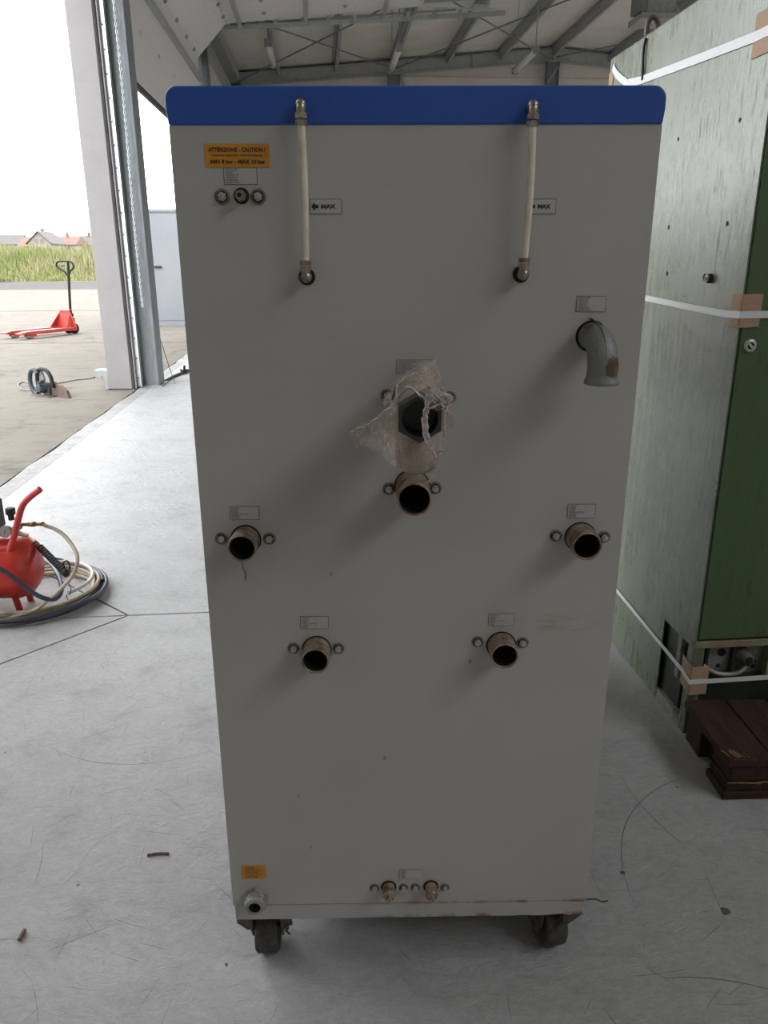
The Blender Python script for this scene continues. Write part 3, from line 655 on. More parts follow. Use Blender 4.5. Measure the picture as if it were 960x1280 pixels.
def hexagon(mb, c, d, r, h, ph=0.3): c = Vector(c); return mb.cyl(c, c + Vector(d) * h, r, n=6, smooth=False, phase=ph)
def bolt(px, py, parent, r=0.0068, name='bolt'):
    c = on_face(px, py); mb = MB()
    mb.mat(1).lathe(c, (0, -1, 0), [(0.0, r * 1.42), (0.001, r * 1.42), (0.0014, r * 1.3), (0.0014, 0.0)], 22)
    mb.mat(2).lathe(c, (0, -1, 0), [(0.0015, r * 1.0), (0.0017, r * 1.0), (0.0017, r * 0.6)], 22); mb.mat(0)
    hexagon(mb, c + Vector((0, -0.0014, 0)), (0, -1, 0), r * 0.82, 0.0045, rnd.random()); mb.cyl(c + Vector((0, -0.0058, 0)), c + Vector((0, -0.0085, 0)), r * 0.42, n=10)
    return mb.build(name, ['zinc', 'ring', 'hole'], parent)
for (px, py) in ((277, 673), (337, 673), (367, 810), (423, 810), (694.5, 669.4), (755, 671), (597, 802), (653, 803), (484, 494), (562, 497), (486, 611), (544, 610)):
    bolt(px, py, mach)
for (px, py) in ((278, 246), (323, 246)): bolt(px, py, mach, 0.0072)
for (px, py) in ((468, 1109.5), (504.5, 1109), (519, 1108.5), (556, 1109)): bolt(px, py, mach, 0.006)

def pipe_stub(s, z, L, rb, rr, lip='pipe'):
    """open threaded pipe end coming through a black-rimmed hole"""
    c = Vector((s, 0, z)); D = Vector((0, -1, 0)); mb = MB()
    mb.lathe(c, D, [(0.0, rr), (L * 0.3, rr), (L * 0.32, rr * 0.955), (L * 0.42, rr * 0.955), (L * 0.44, rr * 1.01), (L * 0.6, rr * 1.01), (L * 0.63, rr * 0.965), (L * 0.68, rr * 0.965), (L * 0.7, rr * 0.995), (L * 0.93, rr * 0.995), (L * 0.985, rr * 0.985), (L, rr * 0.95), (L, rr * 0.89)], 36)
    mb.mat(1).lathe(c, D, [(L, rr * 0.95), (L - 0.0005, rr * 0.89), (L - 0.004, rr * 0.86)], 36)
    mb.mat(2).lathe(c, D, [(L - 0.003, rr * 0.872), (0.004, rr * 0.86), (0.004, 0.0)], 36)
    mb.mat(2).lathe(c, D, [(0.0005, rb), (0.0018, rb), (0.0018, rr * 0.9)], 36)
    return mb.build('pipe_stub', ['pipe', lip, 'hole'], mach)
pipe_stub(0.0650, 0.8501, 0.041, 0.0232, 0.0212); pipe_stub(0.1663, 0.6638, 0.041, 0.0232, 0.0216)
pipe_stub(0.5716, 0.8496, 0.043, 0.0238, 0.0221); pipe_stub(0.4592, 0.6674, 0.038, 0.0238, 0.0217)
pipe_stub(0.3155, 0.9322, 0.070, 0.0262, 0.0246, 'rust')

def valve(px, py, L):
    c = on_face(px, py); D = Vector((0, -1, 0)); mb = MB()
    mb.lathe(c, D, [(0, 0.0105), (L * 0.45, 0.0105), (L * 0.5, 0.0098), (L * 0.58, 0.011), (L * 0.9, 0.011), (L, 0.0095), (L, 0.0)], 20)
    mb.cyl(c + D * L, c + D * (L + 0.008), 0.0045, n=4, smooth=False)
    mb.mat(1).lathe(c, D, [(0.0004, 0.0135), (0.0015, 0.0135), (0.0015, 0.009)], 20)
    mb.build('drain_plug', ['pipe', 'hole'], mach)
valve(486, 1108, 0.024); valve(538.5, 1107.5, 0.026)
# compressed air nipple
c = on_face(302, 245); mb = MB()
mb.mat(1).lathe(c, (0, -1, 0), [(0.0004, 0.0103), (0.0012, 0.0103), (0.0012, 0.004)], 20)
mb.mat(0); hexagon(mb, c, (0, -1, 0), 0.0075, 0.012, 0.2); mb.cyl(c + Vector((0, -0.012, 0)), c + Vector((0, -0.02, 0)), 0.0048, n=14)
mb.mat(1).cyl(c + Vector((0, -0.0201, 0)), c + Vector((0, -0.0203, 0)), 0.0028, n=12)
mb.build('air_nipple', ['nickel', 'hole'], mach)
# cable gland, lower left
c = Vector((0.0428, 0, 0.168)); mb = MB(); D = Vector((0, -1, 0))
hexagon(mb, c, D, 0.0235, 0.007, PI / 6)
mb.lathe(c, D, [(0.007, 0.0195), (0.018, 0.0185), (0.0225, 0.0165), (0.0232, 0.0145), (0.0232, 0.0105)], 30)
for k in range(12):
    a = 2 * PI * k / 12; p = c + D * 0.0115 + Vector((math.cos(a), 0, math.sin(a))) * 0.0192
    mb.obox(p, Vector((-math.sin(a), 0, math.cos(a))) * 0.0022, D * 0.0045, Vector((math.cos(a), 0, math.sin(a))) * 0.0012)
mb.mat(1).lathe(c, D, [(0.0225, 0.0108), (0.012, 0.0098), (0.012, 0)], 24)
mb.build('cable_gland', ['gland', 'hole'], mach)

MB().tube(spline([on_face(303, 702, 0.003), on_face(304, 711, 0.002), on_face(308, 718, 0.002), on_face(306, 725, 0.002)], 5), 0.0007, 5).build('hanging_fibre', 'twig', mach)
# sight-level tubes
def level_tube(s_top, z_top, s_bot, z_bot, so=0.018):
    mb = MB()
    ct = Vector((s_top, -0.001, z_top)); co = Vector((s_top, -so, z_top))
    mb.tube(spline([ct, ct + Vector((0, -so * 0.6, 0.0)), co + Vector((0, 0, -0.003)), co + Vector((0, 0, -0.011))], 5), 0.0062, 14)
    mb.ball(co + Vector((0, 0.002, 0.0)), 0.0072, 14)
    mb.cyl(co + Vector((0, 0, -0.010)), co + Vector((0, 0, -0.0165)), 0.0083, n=6, smooth=False); mb.cyl(co + Vector((0, 0, -0.0175)), co + Vector((0, 0, -0.024)), 0.0076, n=6, smooth=False, phase=0.4)
    mb.build('elbow_fitting', 'nickel', mach)
    mb = MB(); cb = Vector((s_bot, 0, z_bot)); cbo = Vector((s_bot, -so, z_bot))
    mb.cyl(cb, cbo + Vector((0, 0.004, 0)), 0.0068, n=16); mb.ball(cbo, 0.0078, 14)
    mb.cyl(cbo, cbo + Vector((0, 0, 0.012)), 0.0064, n=14); mb.cyl(cbo + Vector((0, 0, 0.009)), cbo + Vector((0, 0, 0.014)), 0.0083, n=6, smooth=False); mb.cyl(cbo + Vector((0, 0, 0.015)), cbo + Vector((0, 0, 0.021)), 0.0078, n=6, smooth=False, phase=0.5)
    mb.mat(1).lathe(cb, (0, -1, 0), [(0.0004, 0.0112), (0.0014, 0.0112), (0.0014, 0.006)], 22)
    mb.build('elbow_fitting', ['nickel', 'hole'], mach)
    a = co + Vector((0, 0, -0.022)); b = cbo + Vector((0, 0, 0.019)); bow = Vector((0.0015, -0.002, 0))
    MB().tube(spline([a, a.lerp(b, 0.33) + bow, a.lerp(b, 0.66) + bow, b], 8), 0.0049, 14).build('sight_tube', 'tube', mach)
level_tube(0.1712, 1.4365, 0.1706, 1.2291); level_tube(0.4640, 1.4345, 0.4618, 1.2313)

# overflow elbow, upper right
mb = MB(); pc = Vector((0.5645, 0, 1.148))
path = [pc, pc + Vector((0, -0.022, 0))]
Rb = 0.034
for k in range(1, 9): a = k / 8 * PI / 2; path.append(pc + Vector((0.0035 * k / 8, -0.022 - Rb * math.sin(a), -Rb + Rb * math.cos(a))))
path.append(path[-1] + Vector((0, 0, -0.012)))
mb.tube(path, [0.0185] * 2 + [0.0185 + 0.0022 * k / 8 for k in range(1, 9)] + [0.0205], 26, caps=False)
e = path[-1]
mb.lathe(e, (0, 0, -1), [(0.0, 0.0205), (0.004, 0.0212), (0.008, 0.0232), (0.0115, 0.0236), (0.0125, 0.0225), (0.0125, 0.0175)], 26)
mb.mat(1).lathe(e, (0, 0, -1), [(0.0125, 0.0178), (-0.005, 0.017), (-0.005, 0)], 26)
mb.mat(1).lathe(pc, (0, -1, 0), [(0.0004, 0.0218), (0.0016, 0.0218), (0.0016, 0.017)], 30)
mb.mat(0)
# casting seam
mb.tube([p + Vector((0.0206 if i > 1 else 0.0187, 0, 0)) * 0.0 + (Vector((0.0, -0.0197, 0.0)) if i > 8 else Vector((0, -0.0197 * math.sin(max(0, i - 1) / 8 * PI / 2), 0.0197 * math.cos(max(0, i - 1) / 8 * PI / 2)))) for i, p in enumerate(path[1:])], 0.0013, 6)
mb.build('overflow_elbow', ['malle', 'hole'], mach)
mb = MB(); mb.tube(spline([on_face(737, 398, 0.001), on_face(741, 400, 0.004), on_face(743, 404, 0.012)], 4), 0.0012, 6); mb.build('wire_end', 'black', mach)

# film-wrapped union, upper middle
uc = Vector((0.3163, 0, 1.0650)); D = Vector((0, -1, 0))
un = MB(); un.lathe(uc, D, [(0, 0.026), (0.055, 0.026), (0.058, 0.0285), (0.075, 0.0285), (0.085, 0.033), (0.125, 0.033), (0.13, 0.028), (0.14, 0.027)], 30)
un.lathe(uc + D * 0.103 + Vector((0, 0, 0.008)), (0, 0, -1), [(0, 0.0305), (0.05, 0.03), (0.062, 0.0285), (0.07, 0.0285), (0.083, 0.0265), (0.089, 0.02), (0.091, 0.0)], 28)
un.mat(1).lathe(uc, D, [(0.0004, 0.0285), (0.0016, 0.0285), (0.0016, 0.02)], 30)
union = un.build('union_body', ['fitbody', 'hole'], mach)
hx = MB(); hx.cyl(uc + D * 0.138, uc + D * 0.164, 0.0305, n=6, smooth=False, phase=PI / 6, caps=(True, False))
hp = [uc + D * 0.164 + (basis(D)[0] * math.cos(2 * PI * k / 36 + PI / 6) + basis(D)[1] * math.sin(2 * PI * k / 36 + PI / 6)) * (0.0305 * math.cos(PI / 6) / math.cos(((2 * PI * k / 36) % (PI / 3)) - PI / 6)) for k in range(36)]
ip = [uc + D * 0.165 + (basis(D)[0] * math.cos(2 * PI * k / 36 + PI / 6) + basis(D)[1] * math.sin(2 * PI * k / 36 + PI / 6)) * 0.0225 for k in range(36)]
hx._add(hp + ip, [(k, (k + 1) % 36, 36 + (k + 1) % 36, 36 + k) for k in range(36)])
hx.mat(1).lathe(uc, D, [(0.165, 0.0225), (0.145, 0.021), (0.12, 0.0205), (0.12, 0)], 36)
hx.build('hex_nut', ['hexpl', 'hole'], union)

# stickers
def sticker(px0, py0, px1, py1, mt, lines=None, border=None, skew=0.0, label=None, marks=()):
    a = on_face(px0, py1); b = on_face(px1, py0); w_, h_ = b.x - a.x, b.z - a.z
    mb = MB()
    if border: mb.mat(1).box((0, -0.0004, 0), (w_, 0.0, h_)); mb.mat(0).box((0.0006, -0.0006, 0.0006), (w_ - 0.0006, -0.0004, h_ - 0.0006))
    else: mb.box((0, -0.0005, 0), (w_, 0, h_))
    o = mb.build('sticker', [mt, border or mt], mach, label=label); o.location = (a.x, -0.0003, a.z); o.rotation_euler = (0, skew, 0)
    for (txt, x, z, wd, ht, bold, mtt) in (lines or []):
        me = text_mesh(txt, wd * w_, ht * h_ if ht else None, bold); me.materials.append(M_[mtt])
        t = bpy.data.objects.new('lettering', me); C.objects.link(t); t.parent = o; t.location = (x * w_, -0.0009, z * h_)
    for poly in marks:
        MB().prism([(x * w_, -0.0008, z * h_) for x, z in poly], (0, -0.0002, 0)).build('arrow', 'navy', o)
    return o
sticker(257, 179.6, 336, 209.6, 'orange', [('ATTENZIONE - CAUTION !', 0.06, 0.66, 0.88, 0.19, 0.03, 'ink'), ('PRESSIONE TARATURA - SETTING PRESSURE', 0.1, 0.475, 0.8, 0.075, 0.02, 'ink'), ('MIN 8 bar - MAX 10 bar', 0.085, 0.16, 0.85, 0.19, 0.03, 'ink')], skew=0.004, label='orange caution sticker with pressure limits')
sticker(280.5, 209.8, 321, 231, 'paper', [('ENTRATA ARIA\nAIR INLET\nENTREE DE L AIR\nLUFTEINTRITT\nENTRADA AIRE\nENTRADA DE AR', 0.06, 0.08, 0.4, 0.86, 0.0, 'ink')], 'ink')
arrow = [(0.04, 0.5), (0.16, 0.8), (0.16, 0.62), (0.27, 0.62), (0.27, 0.38), (0.16, 0.38), (0.16, 0.2)]
for (x0_, x1_) in ((387.6, 427), (658.5, 695.5)):
    sticker(x0_, 248.6, x1_, 267.6, 'paper', [('MAX', 0.36, 0.35, 0.45, 0.3, 0.05, 'navy')], 'ink', marks=(arrow,), label='small level sticker with a left arrow')
sticker(719.5, 369.8, 758, 389.8, 'paper', [('TROPPO PIENO\nOVERFLOW\nTROP PLEIN\nUBERLAUF\nREBOSADERO\nDESBORDADOR', 0.05, 0.08, 0.46, 0.86, 0.0, 'ink')], 'ink', 0.006)
sticker(495.5, 449.5, 540, 467, 'paper', [('CARICO AUTOMATICO\nWATER INLET\nENTREE AUTOMATIQUE\nAUTOM. EINFUELLUNG\nCARGA AUTOMATICA', 0.05, 0.08, 0.66, 0.84, 0.0, 'ink')], 'ink')
for (q) in ((288, 632.5, 323.5, 649.5, 0), (376, 770, 410.5, 786, 1), (708.5, 629.5, 744.8, 647.5, 0), (609.8, 766.5, 643, 782.3, 1)):
    t_ = ('RITORNO\nRETURN\nRETOUR\nRUECKLAUF PROZESS\nRETORNO\nRETORNO', 'MANDATA\nOUTLET\nDEPART\nVORLAUF PROZESS\nSALIDA\nSAIDA')[q[4]]
    sticker(*q[:4], 'paper', [(t_, 0.06, 0.08, 0.56, 0.84, 0.0, 'ink')], 'ink', 0.01)
sticker(302.3, 1081.3, 332.3, 1098.3, 'orange', [('ATTENZIONE\nSEZIONARE LA LINEA\nPRIMA DI APRIRE\nDISCONNECT THE LINE\nBEFORE OPENING', 0.16, 0.1, 0.68, 0.8, 0.0, 'ink')], label='small orange warning sticker')
sticker(498.8, 1086.6, 528.4, 1098.4, 'paper', [('SCARICO\nDRAIN\nVIDANGE', 0.08, 0.14, 0.24, 0.72, 0.0, 'ink')], 'ink')

# castors
def castor(x, y, yaw, wheel_open=False):
    r = empty('castor', (x, y, 0)); r.parent = mach; r.rotation_euler = (0, 0, yaw)
    MB().box((-0.042, -0.042, 0.112), (0.042, 0.042, 0.117)).build('mounting_plate', 'castf', r)
    mb = MB()
    for s in (-1, 1):
        mb.prism([(s * 0.0265, -0.034, 0.108), (s * 0.0265, 0.042, 0.108), (s * 0.0265, 0.044, 0.085), (s * 0.0265, 0.012, 0.034), (s * 0.0265, -0.012, 0.034), (s * 0.0265, -0.03, 0.07)], (s * 0.0035, 0, 0))
    mb.box((-0.03, -0.034, 0.1), (0.03, 0.042, 0.112)); mb.cyl((-0.034, 0, 0.046), (0.034, 0, 0.046), 0.006, n=8)
    mb.build('fork', 'castf', r, bevel=0.0015)
    mb = MB(); mb.lathe((-0.021, 0, 0.046), (1, 0, 0), [(0.006, 0.0), (0.006, 0.03), (0.0, 0.033), (0.0, 0.042), (0.004, 0.046), (0.038, 0.046), (0.042, 0.042), (0.042, 0.033), (0.036, 0.03), (0.036, 0)], 30)
    mb.build('wheel', 'tyre', r)
    return r
c1 = castor(0.052, 0.055, 0.0); c2 = castor(0.585, 0.06, 0.28)
castor(0.06, MD - 0.08, 0.4); castor(0.575, MD - 0.08, -0.2)
mb = MB(); mb.prism([(0.002, 0.012, 0.116), (0.03, 0.012, 0.116), (0.03, 0.012, 0.082), (0.02, 0.012, 0.082), (0.002, 0.012, 0.098)], (0, 0.005, 0)); mb.build('castor_bracket', 'castf', mach)
mb = MB(); mb.prism([(0.6, 0.012, 0.116), (0.632, 0.012, 0.116), (0.632, 0.012, 0.104), (0.608, 0.012, 0.082), (0.6, 0.012, 0.082)], (0, 0.02, 0)); mb.build('castor_bracket', 'castf', mach)
mb = MB(); mb.bar((0.088, 0.02, 0.117), (0.092, 0.02, 0.085), 0.006, 0.02, (1, 0, 0)); mb.tube(spline([(0.091, 0.018, 0.09), (0.094, 0.016, 0.08), (0.09, 0.017, 0.074), (0.097, 0.016, 0.066)], 4), 0.002, 5); mb.build('brake_tab', 'castf', mach)
mb = MB(); mb.tube(spline([on_face(733, 1124, 0.001), on_face(745, 1124, 0.012), on_face(752, 1127, 0.02), on_face(760, 1126, 0.03)], 5), 0.0014, 6); mb.build('rusty_wire', 'twig', mach)

# torn plastic film hanging on the union
film = empty('plastic_film', mO, MYAW, 'torn clear plastic film wrapped round the upper middle pipe union', 'plastic film')
def crumple(p, amp, f=60): return p + Vector((mnoise.noise(p * f), mnoise.noise(p * f + Vector((7, 1, 3))), mnoise.noise(p * f + Vector((2, 9, 5))))) * amp
rows = []
for k in range(15):
    t = k / 14; h = 0.012 + 0.135 * t; row = []
    for i in range(41):
        a = PI * (-0.22) + PI * 1.44 * i / 40
        rr = 0.0385 + 0.006 * math.sin(5 * a + 9 * t) * (0.3 + t) + 0.004 * mnoise.noise((a * 3, t * 6, 1))
        row.append(crumple(uc + D * h + Vector((math.cos(a), 0, math.sin(a))) * rr, 0.0018))
    rows.append(row)
MB().grid(rows).build('film_sleeve', 'film', film)
def patch(corners, nu, nv, amp, name='film_flap', mt='film', f=70, bulge=0.0):
    a, b, c, d = [Vector(x) for x in corners]; rows = []
    for j in range(nv + 1):
        t = j / nv; row = []
        for i in range(nu + 1):
            s = i / nu; p = a.lerp(b, s).lerp(d.lerp(c, s), t)
            p = p + Vector((0, -bulge * math.sin(PI * s) * math.sin(PI * t), 0)); row.append(crumple(crumple(p, amp * 1.2, f * 0.35), amp * 0.5, f))
        rows.append(row)
    return MB().grid(rows).build(name, mt, film)
F = on_face
patch([F(438, 541, 0.07), F(500, 500, 0.13), F(498, 560, 0.13), F(452, 558, 0.07)], 26, 16, 0.005)
patch([F(440, 552, 0.06), F(498, 530, 0.12), F(496, 585, 0.12), F(470, 566, 0.08)], 20, 14, 0.005)
patch([F(516, 470, 0.03), F(546, 446, 0.02), F(550, 476, 0.05), F(524, 492, 0.08)], 16, 14, 0.003)
patch([F(495, 470, 0.03), F(530, 455, 0.03), F(556, 492, 0.1), F(496, 500, 0.11)], 20, 16, 0.004)
patch([F(495, 545, 0.15), F(553, 545, 0.15), F(548, 592, 0.14), F(502, 590, 0.14)], 18, 14, 0.003, bulge=0.01)
def strand(pts, r, name='film_strand'):
    P = spline(pts, 7); n = len(P); mb = MB()
    rs = [r * (0.55 + 0.6 * abs(math.sin(i * 0.9)) * (0.6 + 0.4 * math.sin(i * 0.37))) for i in range(n)]
    mb.tube([crumple(p, 0.002, 90) for p in P], rs, 8); return mb.build(name, 'filmthick', film)
# crumpled knot at the right of the nut
mb = MB(); cc = F(548, 500, 0.168); rows = []
for j in range(13):
    row = []
    for i in range(22):
        th = PI * j / 12; ph = 2 * PI * i / 21
        q = Vector((0.0175 * math.sin(th) * math.cos(ph), 0.010 * math.sin(th) * math.sin(ph), 0.014 * math.cos(th)))
        row.append(cc + q * (1 + 0.35 * mnoise.noise(q * 130 + Vector((3, 3, 3)))))
    rows.append(row)
mb.grid(rows); mb.build('film_knot', 'film', film)
for k in range(7):
    e1, e2, ph = rnd.uniform(0.006, 0.015), rnd.uniform(0.005, 0.013), rnd.uniform(0, 6)
    lp = [cc + Vector((e1 * math.cos(a + ph) + rnd.uniform(-0.003, 0.003), -0.008 - rnd.random() * 0.004, e2 * math.sin(a) + rnd.uniform(-0.003, 0.003))) for a in [2 * PI * q / 9 for q in range(8)]]
    MB().tube([crumple(p, 0.001, 200) for p in spline(lp, 4)], 0.0011, 5).build('film_strand', 'filmthick', film)
strand([F(536, 500, 0.172), F(531, 520, 0.174), F(530, 538, 0.174), F(537, 556, 0.172), F(545, 570, 0.165)], 0.0036)
strand([F(533, 518, 0.176), F(534, 540, 0.176), F(542, 560, 0.172)], 0.0024)
strand([F(555, 505, 0.168), F(556, 530, 0.168), F(554, 556, 0.165), F(546, 580, 0.16), F(545, 592, 0.15), F(534, 603, 0.12)], 0.0016)
strand([F(546, 563, 0.168), F(553, 564, 0.168), F(561, 563, 0.168)], 0.0018)
strand([F(536, 503, 0.172), F(524, 492, 0.165), F(512, 484, 0.15), F(500, 492, 0.14), F(494, 505, 0.13)], 0.0018)
strand([F(498, 503, 0.14), F(478, 516, 0.12), F(468, 526, 0.1), F(454, 533, 0.085), F(438, 541, 0.07), F(443, 552, 0.07), F(446, 560, 0.07)], 0.0013)
strand([F(495, 495, 0.13), F(500, 478, 0.1), F(518, 466, 0.06), F(530, 478, 0.09), F(546, 490, 0.14)], 0.0013)

# ================================================================== GREEN MACHINE, STRAPS, PALLET
GA = math.radians(4.8); G0 = Vector((0.826, 1.83, 0)); gU = Vector((math.cos(GA), math.sin(GA), 0)); gV = Vector((-math.sin(GA), math.cos(GA), 0))
def on_side(px, py, p=0.0): q = on_plane(px, py, G0 - gU * p, gU) - G0; return Vector((-p, q.dot(gV), q.z))
def on_front(px, py, p=0.0): q = on_plane(px, py, G0 - gV * p, gV) - G0; return Vector((q.dot(gU), -p, q.z))
gm_ = empty('green_machine', G0, GA, 'large old green steel machine cabinet with scratched pale side, strapped beside the pallet', 'machine')
GW, GD, GH = 1.25, 0.995, 1.867
MB().box((0.004, 0.02, 0.268), (GW, GD - 0.01, GH - 0.004)).build('carcass', 'gdoor', gm_)
sd = MB(); sd.prism([(0, 0.185, 0.002), (0, GD, 0.002), (0, GD, GH), (0, 0.0, GH), (0, 0.0, 0.26), (0, 0.185, 0.26)], (0.004, 0, 0)); sd.build('side_panel', 'gside', gm_)
MB().box((0.0, 0.0, GH - 0.003), (GW, GD, GH)).build('top_panel', 'gside', gm_)
MB().box((0.006, -0.004, 0.29), (GW - 0.01, 0.02, GH - 0.012)).build('front_panel', 'gdoor', gm_, bevel=0.003)
MB().box((0.0, -0.004, 0.264), (GW, 0.02, 0.284)).build('lower_rail', 'gtrim', gm_, bevel=0.002)
MB().box((0.0, 0.0, 0.0), (0.03, 0.035, 0.264)).build('corner_post', 'gside', gm_, bevel=0.002)
MB().box((0.012, 0.07, 0.03), (0.03, 0.186, 0.262)).build('recess_panel', 'gdark', gm_)
MB().box((0.001, 0.036, 0.0), (0.03, 0.186, 0.036)).build('base_strip', 'gbase', gm_)
MB().box((0.002, 0.075, 0.13), (0.012, 0.095, 0.262)).build('bracket', 'gbase', gm_)
MB().box((0.04, 0.05, 0.0), (GW, GD - 0.02, 0.268)).build('base_frame', 'gdark', gm_)
MB().box((0.03, 0.028, 0.0), (GW, 0.04, 0.168)).build('kick_panel', 'gdark', gm_)
mb = MB(); mb.box((0.06, 0.03, 0.168), (0.215, 0.045, 0.262)); mb.mat(1)
vp = mb.build('valve_plate', ['plate', 'hole'], gm_)
mb = MB()
for (x, z, r) in ((0.095, 0.232, 0.012), (0.09, 0.192, 0.006), (0.19, 0.2, 0.007), (0.175, 0.192, 0.005), (0.19, 0.185, 0.006)):
    MB().cyl((x, 0.0305, z), (x, 0.0285, z), r, n=16).build('port_hole', 'hole', gm_)
mb = MB(); mb.lathe((0.15, 0.03, 0.225), (0, -1, 0), [(0, 0.024), (0.02, 0.024), (0.022, 0.017), (0.04, 0.017), (0.042, 0.014), (0.042, 0.01)], 22); mb.mat(1).cyl((0.15, -0.0115, 0.225), (0.15, -0.012, 0.225), 0.012, n=16); mb.build('pipe_port', ['castf', 'hole'], gm_)
mb = MB(); mb.tube(spline([(0.04, 0.02, 0.2), (0.075, 0.01, 0.18), (0.12, 0.008, 0.176), (0.15, 0.012, 0.185), (0.165, 0.02, 0.2)], 6), 0.007, 10); mb.build('drain_hose', 'plate', gm_)
MB().box((0.118, 0.012, 0.168), (0.124, 0.03, 0.262)).build('divider', 'gdark', gm_)
MB().box((0.214, 0.004, 0.168), (0.222, 0.03, 0.262)).build('divider', 'gtrim', gm_)
# knob, holes and lock
mb = MB(); k0 = on_side(889, 348); mb.lathe(k0, (-1, 0, 0), [(0, 0.0115), (0.009, 0.0115), (0.011, 0.0095), (0.011, 0.0)], 20); mb.mat(1).lathe(k0, (-1, 0, 0), [(0.011, 0.0095), (0.013, 0.0095), (0.013, 0.004)], 16)
mb.build('side_knob', ['black', 'dial'], gm_)
mb = MB()
for (px, py, r) in ((881, 346.5, 0.009), (836, 284, 0.006), (909, 279.5, 0.006), (834, 342, 0.006), (848, 174, 0.005), (925, 150, 0.005)):
    c = on_side(px, py); MB().cyl(c, c + Vector((-0.0008, 0, 0)), r, n=14).build('screw_hole', 'hole', gm_)
mb = MB(); c = on_front(937, 432, 0.004); mb.lathe(c, (0, -1, 0), [(0, 0.0155), (0.004, 0.0155), (0.006, 0.012), (0.006, 0.008)], 22); mb.mat(1).cyl(c + Vector((0, -0.003, 0)), c + Vector((0, -0.0045, 0)), 0.0085, n=16); mb.mat(0).obox(c + Vector((0, -0.005, 0)), (0.002, 0, 0.002), (0, 0.002, 0), (-0.005, 0, 0.005)); mb.build('door_lock', ['zinc', 'hole'], gm_)
# lifting eye with a hanging black seal strip
ce = on_side(816, 31, -0.03); pts = []
for k in range(17): a = -0.28 * PI + 1.56 * PI * k / 16; pts.append(Vector((0.03 + 0.0165 * math.cos(a), ce.y, GH + 0.022 + 0.033 * math.sin(a))))
MB().tube(pts, 0.0075, 10).cyl((0.03, ce.y, GH), (0.03, ce.y, GH + 0.008), 0.02, n=18).build('lifting_eye', 'eye', gm_)
sa, sb = on_side(807, 50, 0.004), on_side(803, 100, 0.004)
MB().tube(spline([sa + Vector((0, 0, 0.005)), sa.lerp(sb, 0.3) + Vector((-0.002, 0.004, 0)), sb], 6), 0.0042, 8).build('black_strip', 'black', gm_)

def ribbon(mb, pts, nrm, wd=0.016, th=0.0012):
    """flat band through pts; wd is its vertical width, nrm pushes outward"""
    for i in range(len(pts) - 1):
        a = Vector(pts[i]); b = Vector(pts[i + 1]); d = (b - a)
        n = Vector(nrm[i]).normalized(); wv = d.cross(n).normalized() * wd / 2
        mb.obox((a + b) / 2, d / 2 * 1.004, wv, n * th / 2)
    return mb
def strap(px_side, corner, px_front, label, wd):
    o = empty('packing_strap', G0, GA, label, 'strap')
    side = [on_side(*p, 0.003) for p in px_side]; cz = corner
    mb = MB(); s2 = side + [Vector((-0.006, -0.007, cz))]
    ribbon(mb, s2, [(-1, 0, 0)] * (len(s2) - 1), wd)
    fr = [Vector((-0.006, -0.008, cz)), Vector((0.35, -0.007, px_front)), Vector((GW + 0.002, -0.006, px_front))]
    ribbon(mb, fr, [(0, -1, 0)] * 2, wd)
    mb.build('band', 'strap', o); return o
strap([(766, 84), (770, 92), (777, 99), (784, 104), (800, 100.5), (850, 82), (900, 63), (945, 45.5)], 1.7095, 1.70, 'white packing strap sagging across the top of the green machine', 0.021)
strap([(800, 371), (860, 383.5), (905, 392)], 1.127, 1.13, 'white packing strap round the middle of the green machine', 0.016)
strap([(765, 732), (771, 738), (815, 792), (853, 838)], 0.1665, 0.172, 'white packing strap round the foot of the green machine above the pallet', 0.0135)
def corner_card(zc, h_, ws, wf, label, far=False, tilt=0.0):
    o = empty('cardboard_corner', G0, GA, label, 'cardboard')
    mb = MB(); t = 0.0025
    if far: mb.box((-t, GD - ws, zc - h_ / 2), (0, GD + t, zc + h_ / 2)); mb.box((0, GD, zc - h_ / 2), (wf, GD + t, zc + h_ / 2))
    else:
        mb.prism([(-0.0005, ws, zc - h_ / 2 + tilt), (-0.0005, ws, zc + h_ / 2 + tilt), (-0.0005, -0.0047, zc + h_ / 2), (-0.0005, -0.0047, zc - h_ / 2)], (-t, 0, 0))
        mb.prism([(-t, -0.0047, zc - h_ / 2), (wf, -0.0047, zc - h_ / 2 + 0.002), (wf * 1.02, -0.0047, zc + h_ / 2 + 0.001), (-t, -0.0047, zc + h_ / 2)], (0, -t, 0))
    return mb.build('folded_card', 'card', o, bevel=0.0008)
corner_card(1.712, 0.088, 0.095, 0.08, 'cardboard edge pad under the top strap, at the upper picture edge', tilt=0.0)
corner_card(1.135, 0.075, 0.04, 0.045, 'cardboard edge pad under the middle strap of the green machine')
corner_card(0.168, 0.085, 0.05, 0.045, 'cardboard edge pad under the lowest strap, by the pallet', tilt=0.01)
corner_card(1.79, 0.07, 0.035, 0.05, 'small cardboard pad at the far top corner of the green machine', far=True)

